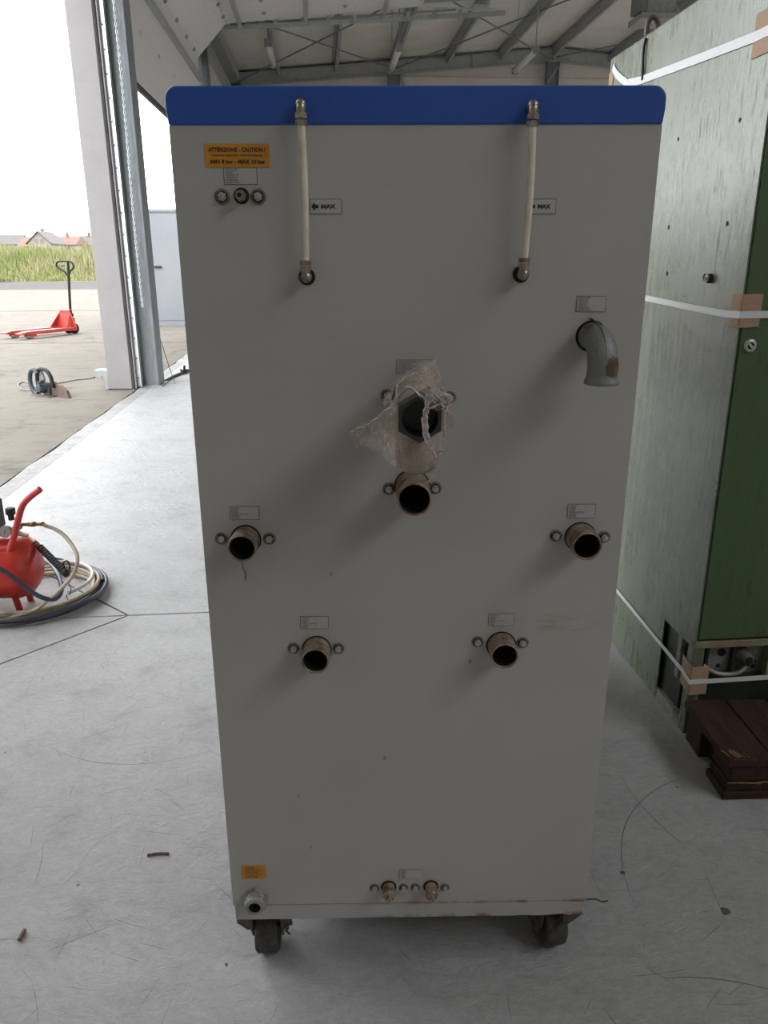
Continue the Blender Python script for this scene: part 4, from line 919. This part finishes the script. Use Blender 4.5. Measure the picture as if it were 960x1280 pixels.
pal = empty('wooden_pallet', (0.818, 1.553, 0), math.radians(1.5), 'dark brown wooden pallet with a split edge in front of the green machine', 'pallet')
def board(x0, x1, y0, y1, z0, z1, name='board', mt='wood'):
    bm = bmesh.new(); nx = 3; ny = 10
    mb = MB(); mb.box((x0, y0, z0), (x1, y1, z1)); return mb.build(name, mt, pal, bevel=0.003)
for k in range(4):
    board(k * 0.112, k * 0.112 + 0.108, -0.003 + 0.002 * (k % 2), 0.262, 0.095 - 0.0015 * (k % 2), 0.117 - 0.0015 * (k % 2))
MB().box((0.012, 0.002, 0.052), (0.43, 0.1, 0.0945)).build('stringer', 'wood', pal, bevel=0.003)
MB().box((0.008, 0.004, 0.0245), (0.43, 0.1, 0.0495)).build('stringer', 'wood', pal, bevel=0.003)
MB().box((0.0, 0.0, 0.002), (0.44, 0.098, 0.0225)).build('bottom_board', 'wood', pal, bevel=0.003)
MB().box((0.012, 0.17, 0.0), (0.43, 0.255, 0.0945)).build('stringer', 'wood', pal, bevel=0.003)
MB().box((0.04, 0.1, 0.0), (0.06, 0.17, 0.0945)).build('stringer', 'wood', pal)  # added inner board, fills the side gap so it stays dark
mb = MB()
for k in range(9):
    z = 0.046 + 0.003 * k * rnd.random(); x = 0.006 + 0.012 * k; mb.tube(spline([(x, -0.001, 0.05 + rnd.uniform(-0.002, 0.003)), (x + 0.02, -0.004, 0.052 + rnd.uniform(-0.002, 0.003)), (x + 0.045, -0.001, 0.049 + rnd.uniform(-0.003, 0.003))], 4), 0.0011, 5)
mb.build('splinters', 'splint', pal, kind='stuff')
mb = MB()
for k in range(12):
    x = 0.006 + rnd.random() * 0.05; y = 0.0 + rnd.random() * 0.02; mb.tube([(x, y, 0.1172), (x - 0.004 - 0.01 * rnd.random(), y + 0.015 + 0.02 * rnd.random(), 0.1174)], 0.0008, 4)
mb.build('splinters', 'splint', pal, kind='stuff')

# ================================================================== COMPRESSOR AND HOSES
cp = empty('air_compressor', (-1.46, 2.66, 0), 0.03, 'small red air compressor with black knobs standing by the coiled hoses', 'compressor')
TZ, TR = 0.168, 0.116
prof = [(0, 0), (0.005, 0.03), (0.02, 0.075), (0.045, 0.105), (0.075, TR), (0.36, TR), (0.362, TR + 0.001), (0.368, TR + 0.001), (0.37, TR), (0.45, TR), (0.482, 0.104), (0.505, 0.075), (0.52, 0.035), (0.524, 0)]
MB().lathe((-0.345, 0, TZ), (1, 0, 0), prof, 40).build('tank', 'red', cp)
MB().tube(spline([(0.10, -0.065, 0.25), (0.125, -0.06, 0.31), (0.15, -0.06, 0.375), (0.172, -0.06, 0.425), (0.2, -0.06, 0.455), (0.243, -0.06, 0.486)], 6), 0.0115, 14).build('carry_handle', 'red', cp)
MB().tube([(0.11, -0.06, 0.262), (0.0, -0.07, 0.27), (-0.2, -0.07, 0.262)], 0.01, 10).build('handle_rail', 'red', cp)
for (x, y) in ((0.075, -0.03), (0.075, 0.07)):
    MB().tube([(x, y, 0.075), (x + 0.012, y, 0.012), (x + 0.012, y, 0.002)], 0.012, 12).build('leg', 'red', cp)
for y in (-0.12, 0.09): MB().cyl((-0.3, y, 0.075), (-0.3, y + 0.03, 0.075), 0.072, n=24).build('wheel', 'black', cp)
MB().box((0.02, -0.03, 0.325), (0.062, 0.03, 0.43)).build('pressure_switch', 'black', cp, bevel=0.006)
MB().cyl((0.02, 0, 0.27), (0.05, 0, 0.33), 0.012, n=12).build('riser', 'brass', cp)
mb = MB().cyl((0.1, -0.005, 0.355), (0.1, -0.005, 0.377), 0.011, n=14); mb.lathe((0.1, -0.005, 0.375), (0.05, 0, 1), [(0, 0.013), (0.002, 0.017), (0.022, 0.017), (0.025, 0.015), (0.025, 0)], 18); mb.build('regulator_knob', 'black', cp)
def gauge(c, r):
    c = Vector(c); d = Vector((0.25, -1, 0.1)).normalized(); mb = MB(); mb.lathe(c, d, [(0, 0.0), (0, r), (0.02, r), (0.023, r * 0.93)], 24); mb.mat(1).cyl(c + d * 0.0205, c + d * 0.021, r * 0.93, n=24)
    mb.mat(2).obox(c + d * 0.0215, Vector((0.3, 0.08, 0.9)).normalized() * r * 0.5, d * 0.0003, Vector((0.9, 0.2, -0.3)).normalized() * 0.001); mb.build('gauge', ['grey', 'dial', 'black'], cp)
gauge((0.09, -0.04, 0.325), 0.021); gauge((0.025, -0.07, 0.315), 0.024)
MB().tube([(0.05, 0, 0.3), (0.09, 0, 0.31), (0.125, 0, 0.33)], 0.012, 12).build('manifold', 'grey', cp)
mb = MB(); mb.lathe((0.125, 0.0, 0.335), (1, 0, 0.01), [(0, 0.007), (0.03, 0.007), (0.03, 0.0095), (0.055, 0.0095), (0.057, 0.007), (0.075, 0.007), (0.075, 0.0085), (0.085, 0.0085), (0.087, 0.005)], 14); mb.build('outlet_coupling', 'brass', cp)
MB().box((-0.05, -0.121, 0.1), (0.02, -0.108, 0.16)).build('data_label', 'black', cp, bevel=0.002)

def circ(cx, cy, r, z, a0, a1, n=36, ex=1.0, jit=0.0, seed=0, tilt=0.0):
    out = []
    for i in range(n + 1):
        a = a0 + (a1 - a0) * i / n
        rr = r * (1 + jit * mnoise.noise((a * 0.8, seed, 0)))
        out.append(Vector((cx + ex * rr * math.cos(a), cy + rr * math.sin(a), z + 0.012 * mnoise.noise((a, seed, 3)) ** 2 + tilt * math.sin(a))))
    return out
# beige hose: from the outlet coupling, round in the air, then coils on the floor
loop = [Vector((-1.25, 2.666, 0.336)), at_depth(57, 657, 2.665), at_depth(68, 661, 2.66), at_depth(80, 669, 2.65), at_depth(91, 683, 2.62), at_depth(97, 698, 2.58), at_depth(92, 717, 2.56), at_depth(79, 733, 2.54), at_depth(62, 748, 2.53), at_depth(42, 763, 2.54)]
CX, CY = -1.375, 2.76
last = loop[-1]
coil = loop + [Vector((-1.36, 2.5, 0.03))]
for t, rr in enumerate((0.215, 0.225, 0.235, 0.245, 0.255)):
    coil += circ(CX, CY, rr, 0.012 + 0.011 * t, 1.55 * PI - (0.1 if t else 0), -0.45 * PI if t < 4 else 0.6 * PI, 20, 1.0, 0.06, t * 3.1)
MB().tube(spline(coil, 4), 0.0072, 8).build('air_hose', 'hose')
o = bpy.data.objects['air_hose']; tag(o, 'beige air hose looping from the red compressor and coiled on the floor', 'hose')
blk = []
for t, rr in enumerate((0.262, 0.27)):
    blk += circ(CX - 0.01, CY - 0.01, rr, 0.016 + 0.02 * t, 1.9 * PI, 0.1 * PI, 24, 1.0, 0.04, 20 + t)
MB().tube(spline(blk, 3), 0.0082, 8).build('black_hose', 'hoseblk'); tag(bpy.data.objects['black_hose'], 'thin black rubber hose lying among the coils round the compressor', 'hose')
bl_ = [at_depth(-25, 702, 2.5), at_depth(0, 711, 2.5), at_depth(22, 726, 2.5), at_depth(40, 740, 2.51), at_depth(56, 748, 2.52), at_depth(70, 748, 2.54), at_depth(77, 738, 2.58), at_depth(74, 722, 2.68), at_depth(66, 707, 2.8), at_depth(56, 698, 2.9), Vector((-1.36, 3.02, 0.05))]
bl_ += circ(CX, CY, 0.275, 0.03, 0.5 * PI, -0.75 * PI, 24, 1.0, 0.02, 41)
MB().tube(spline(bl_, 4), 0.0085, 8).build('blue_hose', 'hoseblue'); tag(bpy.data.objects['blue_hose'], 'dark blue hose crossing in front of the red tank and round the coil edge', 'hose')
wb = circ(CX + 0.02, CY + 0.02, 0.2, 0.062, 1.2 * PI, -0.2 * PI, 26, 1.0, 0.1, 57)
MB().tube(spline(wb, 3), 0.0075, 8).build('clear_hose', 'hosewhite'); tag(bpy.data.objects['clear_hose'], 'pale see-through hose turn on top of the floor coil', 'hose')
# blow gun
ga0, ga1, ga2 = at_depth(34, 671, 2.72), at_depth(50, 684, 2.68), at_depth(80, 714, 2.6)
bgn = empty('blow_gun', ga1, 0, 'black ribbed air gun hanging on a brass coupling right of the red tank', 'air gun')
q0, q1, q2 = ga0 - ga1, Vector((0, 0, 0)), ga2 - ga1
mb = MB(); d = (q1 - q0); mb.lathe(q0, d, [(0, 0.008), (d.length * 0.4, 0.008), (d.length * 0.4, 0.011), (d.length * 0.8, 0.011), (d.length * 0.8, 0.008), (d.length, 0.009)], 12); mb.build('coupling', 'brass', bgn)
mb = MB(); d = q2 - q1; L = d.length
mb.lathe(q1, d, [x for k in range(12) for x in ((L * k / 12, 0.0135), (L * (k + 0.5) / 12, 0.0135), (L * (k + 0.55) / 12, 0.0118), (L * (k + 0.95) / 12, 0.0118))] + [(L, 0.015), (L + 0.02, 0.013), (L + 0.022, 0)], 14); mb.build('grip', 'black', bgn)
tr = spline([q2 + Vector((0.005, 0, 0.01)), q2 + Vector((0.005, -0.005, 0.035)), q2 + Vector((0.02, -0.005, 0.042)), q2 + Vector((0.026, -0.005, 0.02)), q2 + Vector((0.016, 0, -0.005))], 5)
MB().tube(tr, 0.0028, 6).build('trigger', 'black', bgn)
MB().tube(spline([ga0, ga0 + Vector((-0.03, 0, 0.012)), Vector((-1.39, 2.72, 0.30))], 5), 0.012, 10).build('short_hose', 'hosewhite'); tag(bpy.data.objects['short_hose'], 'short pale hose end joining the black air gun to the manifold', 'hose')
q = at_depth(85, 738, 2.62)
MB().tube(spline([q + Vector((0, 0, 0.04)), q + Vector((0.012, 0, 0.015)), q + Vector((0.006, 0, -0.012)), q + Vector((-0.008, 0, -0.02)), q + Vector((-0.004, 0, -0.045))], 6), 0.0016, 5).build('tie_wire', 'black'); tag(bpy.data.objects['tie_wire'], 'thin black wire tie dangling between the hose loops', 'wire')

# ================================================================== THINGS IN THE YARD
pt = empty('pallet_truck', (-5.80, 14.47, -0.012), math.atan2(-0.9, -0.44), 'red hand pallet truck with black loop handle parked in the yard', 'pallet truck')
for s in (1, -1):
    f = MB(); f.prism([(0.02, s * 0.19 - 0.08, 0.13), (1.1, s * 0.19 - 0.08, 0.13), (1.24, s * 0.19 - 0.08, 0.105), (1.24, s * 0.19 - 0.08, 0.085), (1.1, s * 0.19 - 0.08, 0.075), (0.02, s * 0.19 - 0.08, 0.075)], (0, 0.16, 0)); fk = f.build('fork', 'truckred', pt, bevel=0.008)
    MB().box((0.3, s * 0.19 - 0.075, 0.1305), (1.1, s * 0.19 + 0.075, 0.1325)).build('sky_sheen_plate', 'forktip', fk)  # pale sheet on the fork top, a painted reflection of the sky
    MB().cyl((1.0, s * 0.19 - 0.06, 0.04), (1.0, s * 0.19 + 0.06, 0.04), 0.04, n=18).build('roller', 'forktip', pt)
    MB().box((0.92, s * 0.19 - 0.07, 0.04), (1.06, s * 0.19 - 0.06, 0.09)).box((0.92, s * 0.19 + 0.06, 0.04), (1.06, s * 0.19 + 0.07, 0.09)).build('roller_bracket', 'truckred', pt)
MB().prism([(0.05, -0.27, 0.075), (0.05, 0.27, 0.075), (0.05, 0.27, 0.14), (0.03, 0.11, 0.42), (0.03, -0.11, 0.42), (0.05, -0.27, 0.14)], (-0.03, 0, 0)).prism([(0.04, 0.1, 0.42), (0.04, -0.1, 0.42), (-0.08, -0.06, 0.44), (-0.08, 0.06, 0.44)], (0, 0, -0.03)).build('load_frame', 'truckred', pt, bevel=0.006)
for s in (1, -1): MB().prism([(0.04, s * 0.2, 0.1), (0.22, s * 0.2, 0.12), (0.03, s * 0.12, 0.38)], (0, s * 0.01, 0)).build('gusset', 'truckred', pt)
MB().cyl((-0.09, 0, 0.1), (-0.09, 0, 0.43), 0.045, n=18).cyl((-0.09, 0, 0.3), (-0.09, 0, 0.36), 0.065, n=18).box((-0.14, -0.06, 0.17), (-0.04, 0.06, 0.28)).build('pump', 'truckblk', pt, bevel=0.004)
for s in (1, -1): MB().lathe((-0.09, s * 0.05, 0.09), (0, s, 0), [(0, 0), (0, 0.09), (0.05, 0.09), (0.05, 0.04), (0.045, 0)], 24).build('steer_wheel', 'truckblk', pt)
hb, ht = Vector((-0.11, 0, 0.36)), Vector((-0.12, 0.06, 1.0))
mb = MB(); mb.tube([hb, hb.lerp(ht, 0.5), ht, ht + (ht - hb) * 0.42], 0.024, 12)
hl = [ht, ht + Vector((0.02, 0.07, 0.09)), ht + Vector((0.04, 0.19, 0.16)), ht + Vector((0.055, 0.205, 0.215)), ht + Vector((0.06, 0.15, 0.262)), ht + Vector((0.06, 0, 0.268)), ht + Vector((0.06, -0.15, 0.262)), ht + Vector((0.055, -0.205, 0.215)), ht + Vector((0.04, -0.19, 0.16)), ht + Vector((0.02, -0.07, 0.09)), ht]
mb.build('handle_shaft', 'truckblk', pt); MB().tube(spline(hl, 5), 0.017, 10).build('handle_loop', 'truckblk', pt)
MB().tube([ht + Vector((0.05, 0.0, 0.2)), ht + Vector((0.05, -0.09, 0.19))], 0.009, 8).build('lever', 'truckblk', pt)

s0 = on_floor(62, 496, -0.012); sdir = Vector((0.83, -0.55, 0)).normalized()
saw = empty('circular_saw', (s0.x - 0.02, s0.y + 0.06, -0.012), math.atan2(sdir.y, sdir.x), 'blue-grey circular saw with loop handle and brown guard on the yard concrete', 'saw')
MB().box((-0.19, -0.08, 0.0), (0.1, 0.08, 0.012)).build('base_plate', 'sawbrown', saw, bevel=0.003)
mb = MB(); mb.lathe((-0.03, -0.1, 0.085), (0, 1, 0), [(0, 0), (0, 0.035), (0.02, 0.05), (0.1, 0.055), (0.13, 0.045), (0.13, 0)], 22); mb.box((-0.06, -0.03, 0.01), (0.04, 0.06, 0.09)); mb.build('motor', 'sawblue', saw, bevel=0.003)
mb = MB(); mb.tube([Vector((-0.17 + 0.085 * math.cos(a), -0.03, 0.13 + 0.12 * math.sin(a))) for a in [PI * 0.25 + PI * 1.35 * k / 14 for k in range(15)]], 0.022, 10); mb.build('rear_guard', 'sawblue', saw)
hp_ = [Vector((-0.14, -0.02, 0.03)), Vector((-0.145, -0.02, 0.15)), Vector((-0.12, -0.02, 0.235)), Vector((-0.06, -0.02, 0.262)), Vector((0.03, -0.02, 0.25)), Vector((0.085, -0.02, 0.19)), Vector((0.1, -0.02, 0.09))]
MB().tube(spline(hp_, 6), 0.019, 10).build('loop_handle', 'truckblk', saw)
MB().prism([(-0.13, -0.012, 0.05), (-0.05, -0.012, 0.05), (-0.05, -0.012, 0.17), (-0.08, -0.012, 0.24), (-0.13, -0.012, 0.22)], (0, 0.02, 0)).build('trigger_housing', 'grey', saw)
MB().prism([(0.03, 0.0, 0.0), (0.3, 0.0, 0.0), (0.27, 0.0, 0.07), (0.17, 0.0, 0.12), (0.06, 0.0, 0.13), (0.03, 0.0, 0.08)], (0, 0.035, 0)).build('blade_guard', 'sawbrown', saw, bevel=0.004)
MB().cyl((0.1, 0.01, 0.075), (0.1, 0.016, 0.075), 0.07, n=28).build('blade', 'forktip', saw)
mb = MB(); mb.cyl((-0.02, -0.1, 0.13), (-0.02, -0.04, 0.15), 0.018, n=12); mb.cyl((0.01, -0.11, 0.12), (0.01, -0.08, 0.12), 0.012, n=10); mb.build('adjusting_knob', 'sawblue', saw)
cbp = [Vector((s0.x - 0.16, s0.y + 0.18, 0.03)), on_floor(42, 481), on_floor(30, 477), on_floor(23, 480), on_floor(25, 485), on_floor(33, 487), on_floor(44, 487), on_floor(62, 481), on_floor(80, 477), on_floor(98, 474), on_floor(115, 472), on_floor(124, 468) + Vector((0, 0, 0.02))]
for p in cbp[1:-1]: p.z = -0.004
cbp.append(H(-2.26, 8.13, 0.13))
MB().tube(spline(cbp, 6), 0.0065, 6).build('power_cable', 'cable'); tag(bpy.data.objects['power_cable'], 'grey power cable running from the saw to the door pier', 'cable')

# pale container beyond the second doorway
cb = empty('storage_container', (-5.35, 16.3, -0.012), math.radians(2), 'pale grey-blue steel container standing outside the second doorway', 'container')
MB().box((0, 0, 0.05), (1.45, 2.4, 2.2)).build('body', 'box', cb, bevel=0.01)
MB().box((-0.02, -0.02, 0.0), (1.47, 0.02, 0.06)).build('bottom_rail', 'box', cb)
MB().box((-0.02, -0.03, 2.19), (1.47, 2.42, 2.25)).build('top_rail', 'box', cb, bevel=0.01)
MB().box((0.05, -0.012, 0.1), (1.4, 0.0, 2.15)).build('door', 'box', cb, bevel=0.004)
hz = at_depth(198, 333, 16.28) - Vector((-5.35, 16.3, 0))
MB().box((hz.x - 0.09, -0.05, hz.z - 0.02), (hz.x + 0.05, -0.012, hz.z + 0.02)).build('door_handle', 'black', cb, bevel=0.004)

# houses behind the bank, tiles and panes paled to put haze into the colour
def house(px0, px1, y, zw, zr, roofmat, wallmat, name, label, gable_front=False, chim=True, depth=9.0):
    x0 = (px0 - 480) / FPX * y * 0.955; x1 = (px1 - 480) / FPX * y * 0.955; w_ = x1 - x0
    o = empty('house', (x0, y, -0.05), 0, label, 'house')
    wl = MB().box((0, 0, 0), (w_, depth, zw)).build('wall', wallmat, o)
    e = 0.5
    if gable_front:
        MB().prism([(-e, -e, zw - 0.3), (w_ / 2, -e, zr), (w_ + e, -e, zw - 0.3), (w_ + e, -e, zw - 0.1), (w_ / 2, -e, zr + 0.25), (-e, -e, zw - 0.1)], (0, depth + 2 * e, 0)).build('roof', roofmat, o)
        MB().prism([(0, 0.02, zw), (w_, 0.02, zw), (w_ / 2, 0.02, zr - 0.1)], (0, depth - 0.04, 0)).build('gable', wallmat, o)
        wx = [(w_ * 0.38, zw - 0.2), (w_ * 0.62, zw - 0.2), (w_ * 0.25, zw - 2.4), (w_ * 0.7, zw - 2.4)]
    else:
        MB().prism([(-e, -e, zw - 0.2), (-e, depth + e, zw - 0.2), (-e, depth / 2, zr)], (w_ + 2 * e, 0, 0)).build('roof', roofmat, o)
        wx = [(w_ * k / 4, zw - 2.0) for k in (1, 2, 3)]
    for (x, z) in wx:
        fr = MB().box((x - 0.55, -0.06, z), (x + 0.55, 0.0, z + 1.3)).build('window', 'plaster2', o); MB().box((x - 0.45, -0.08, z + 0.1), (x + 0.45, -0.061, z + 1.2)).build('pane', 'pane', fr)
    if chim: MB().box((w_ * 0.35, depth * 0.45, zr - 1.0), (w_ * 0.35 + 0.7, depth * 0.45 + 0.7, zr + 1.0)).build('chimney', 'tile_red', o)
    return o
house(-40, 29, 240, 6.4, 9.0, 'tile_grey', 'plaster2', 'a', 'long grey-roofed house beyond the grass, leftmost on the skyline')
house(30, 41, 226, 5.6, 7.9, 'tile_red', 'plaster', 'b', 'narrow red-roofed house between the long grey roof and the gabled house', chim=False)
house(41.5, 70, 216, 6.0, 8.8, 'tile_grey', 'plaster', 'c', 'cream gabled house with dark roof above the grass', True)
house(73.5, 99, 228, 6.0, 8.1, 'tile_red', 'plaster2', 'd', 'red-roofed house right of the cream gable')
house(100, 130, 245, 6.2, 8.8, 'tile_grey', 'plaster2', 'e', 'grey-roofed house nearest the door pier on the skyline')

# ================================================================== SMALL THINGS IN THE HALL
# hoist chain of the near door
mb = MB(); zc = 5.0; k = 0
while zc > 0.82:
    t = (5.0 - zc); u = -1.772 - 0.017 * (3.48 - zc) / 2.68 + 0.004 * math.sin(zc * 3); c = H(u, 8.15, zc); ax = HU if k % 2 else HV
    pts = [c + ax * 0.009 * math.cos(a) + Vector((0, 0, 0.0195 * math.sin(a))) for a in [2 * PI * i / 10 for i in range(10)]]
    mb.tube(pts, 0.0042, 5, closed=True); zc -= 0.030; k += 1
mb.build('hoist_chain', 'bright'); tag(bpy.data.objects['hoist_chain'], 'galvanised hoist chain hanging down the steel column between the doorways', 'chain')
# lights
def tube_light(px, py, cord, label, v=14.5, L=1.5):
    p = on_plane(px, py, H(0, v), HV); u = p.dot(HU)
    o = empty('ceiling_light', H(u, v, p.z), HA, label, 'light')
    MB().box((-0.055, 0, 0.01), (0.055, L, 0.06)).build('housing', 'steel', o, bevel=0.01)
    MB().lathe((0, 0.01, 0.0), (0, 1, 0), [(0, 0), (0.0, 0.05), (L - 0.02, 0.05), (L - 0.02, 0)], 14).build('diffuser', 'tubelight', o)
    for y in (0.0, L): MB().box((-0.06, y - 0.015, -0.055), (0.06, y + 0.015, 0.065)).build('end_cap', 'plaster2', o, bevel=0.006)
    dz = roof_z(u) - p.z - 0.1
    for y in (0.04, L - 0.1): MB().cyl((0, y, 0.06), (0, y, dz), 0.011 if y < 0.5 else 0.006, n=8).build('hanger', 'reveal' if y < 0.5 else 'steel', o)
tube_light(335, 54, 0, 'batten light beneath the roof, nearest the left wall')
tube_light(499.5, 60, 0, 'batten light hanging in front of the middle gable column')
tube_light(670.5, 63, 0, 'batten light hanging slanted near the ridge, left of the right gable column')
# galvanised duct under the ridge
du = empty('roof_duct', H(5.73, 14.5, 5.0), HA, 'galvanised square duct hanging from the roof behind the lifting eye', 'duct')
MB().box((-0.2, -0.2, 0.1), (0.28, 0.28, 1.05)).build('duct_body', 'steel', du, bevel=0.01)
MB().box((-0.3, -0.26, 0.04), (0.36, 0.34, 0.14)).build('flange', 'steel', du, bevel=0.012)
MB().box((-0.36, -0.24, 0.15), (-0.2, 0.1, 1.0)).build('side_plate', 'column', du)
# black hose end by the column, loose wire
hz_ = [on_floor(207, 476, 0.012), on_floor(216, 471, 0.014), on_floor(228, 466, 0.016)]
ho = empty('hose_end', (0, 0, 0), 0, 'dark hose end with a coupling lying by the column foot', 'hose')
MB().tube(spline(hz_, 5), 0.016, 10).build('hose', 'hoseblk', ho)
e0 = hz_[-1]; d = (hz_[-1] - hz_[-2]).normalized()
mb = MB(); mb.lathe(e0 - d * 0.02, d, [(0, 0.02), (0.05, 0.024), (0.06, 0.034), (0.1, 0.036), (0.11, 0.02), (0.2, 0.02)], 14); mb.bar(e0 + d * 0.06, e0 + d * 0.06 + Vector((0.01, 0, 0.075)), 0.03, 0.02); mb.bar(e0 + d * 0.02, e0 + Vector((-0.02, 0.0, 0.035)), 0.02, 0.015, (1, 0, 0)); mb.build('coupling', 'black', ho)
wp = [H(-1.708, 8.5, 0.45), H(-1.68, 8.5, 0.33), H(-1.64, 8.49, 0.16), H(-1.6, 8.46, 0.03), H(-1.58, 8.4, 0.006)]
MB().tube(spline(wp, 6), 0.004, 6).build('loose_wire', 'cable'); tag(bpy.data.objects['loose_wire'], 'thin loose wire curling down the side of the column', 'wire')
# litter and one stain on the floor
def twig(p, q, r, label, name='twig', bend=0.003):
    a, b = on_floor(*p, r), on_floor(*q, r)
    MB().tube(spline([a, a.lerp(b, 0.5) + Vector((0, bend, 0)), b], 5), [r * (0.9 + 0.12 * math.sin(i * 2.3)) for i in range(11)], 7).build(name, 'twig')
    o = C.objects[-1]; tag(o, label, 'twig'); return o
twig((184, 1069), (211, 1067), 0.0032, 'thin brown twig lying level on the floor left of the machine')
twig((24, 1175), (31, 1162), 0.0045, 'short dark brown stub on the floor at the lower left')
def flake(px, py, r, label, mt='twig'):
    c = on_floor(px, py, 0.0004); n = 14; pts = []
    for i in range(n): a = 2 * PI * i / n; rr = r * (0.75 + 0.5 * mnoise.noise((math.cos(a) * 1.5 + px, math.sin(a) * 1.5, 0))); pts.append(c + Vector((rr * math.cos(a), rr * 0.9 * math.sin(a), 0)))
    MB().prism(pts, (0, 0, 0.0012)).build('flake', mt); tag(C.objects[-1], label, 'debris')
flake(907, 1139, 0.012, 'brown stain on the floor at the right, below the pallet', 'sawbrown')  # flat floor stain, modelled as a thin disc
flake(283, 1206, 0.004, 'tiny brown crumb left of the front left castor')
flake(778, 1091, 0.006, 'faint brown flake on the floor right of the machine', 'sawbrown')
flake(755, 1193, 0.004, 'pale crumb on the floor right of the right castor', 'dial')
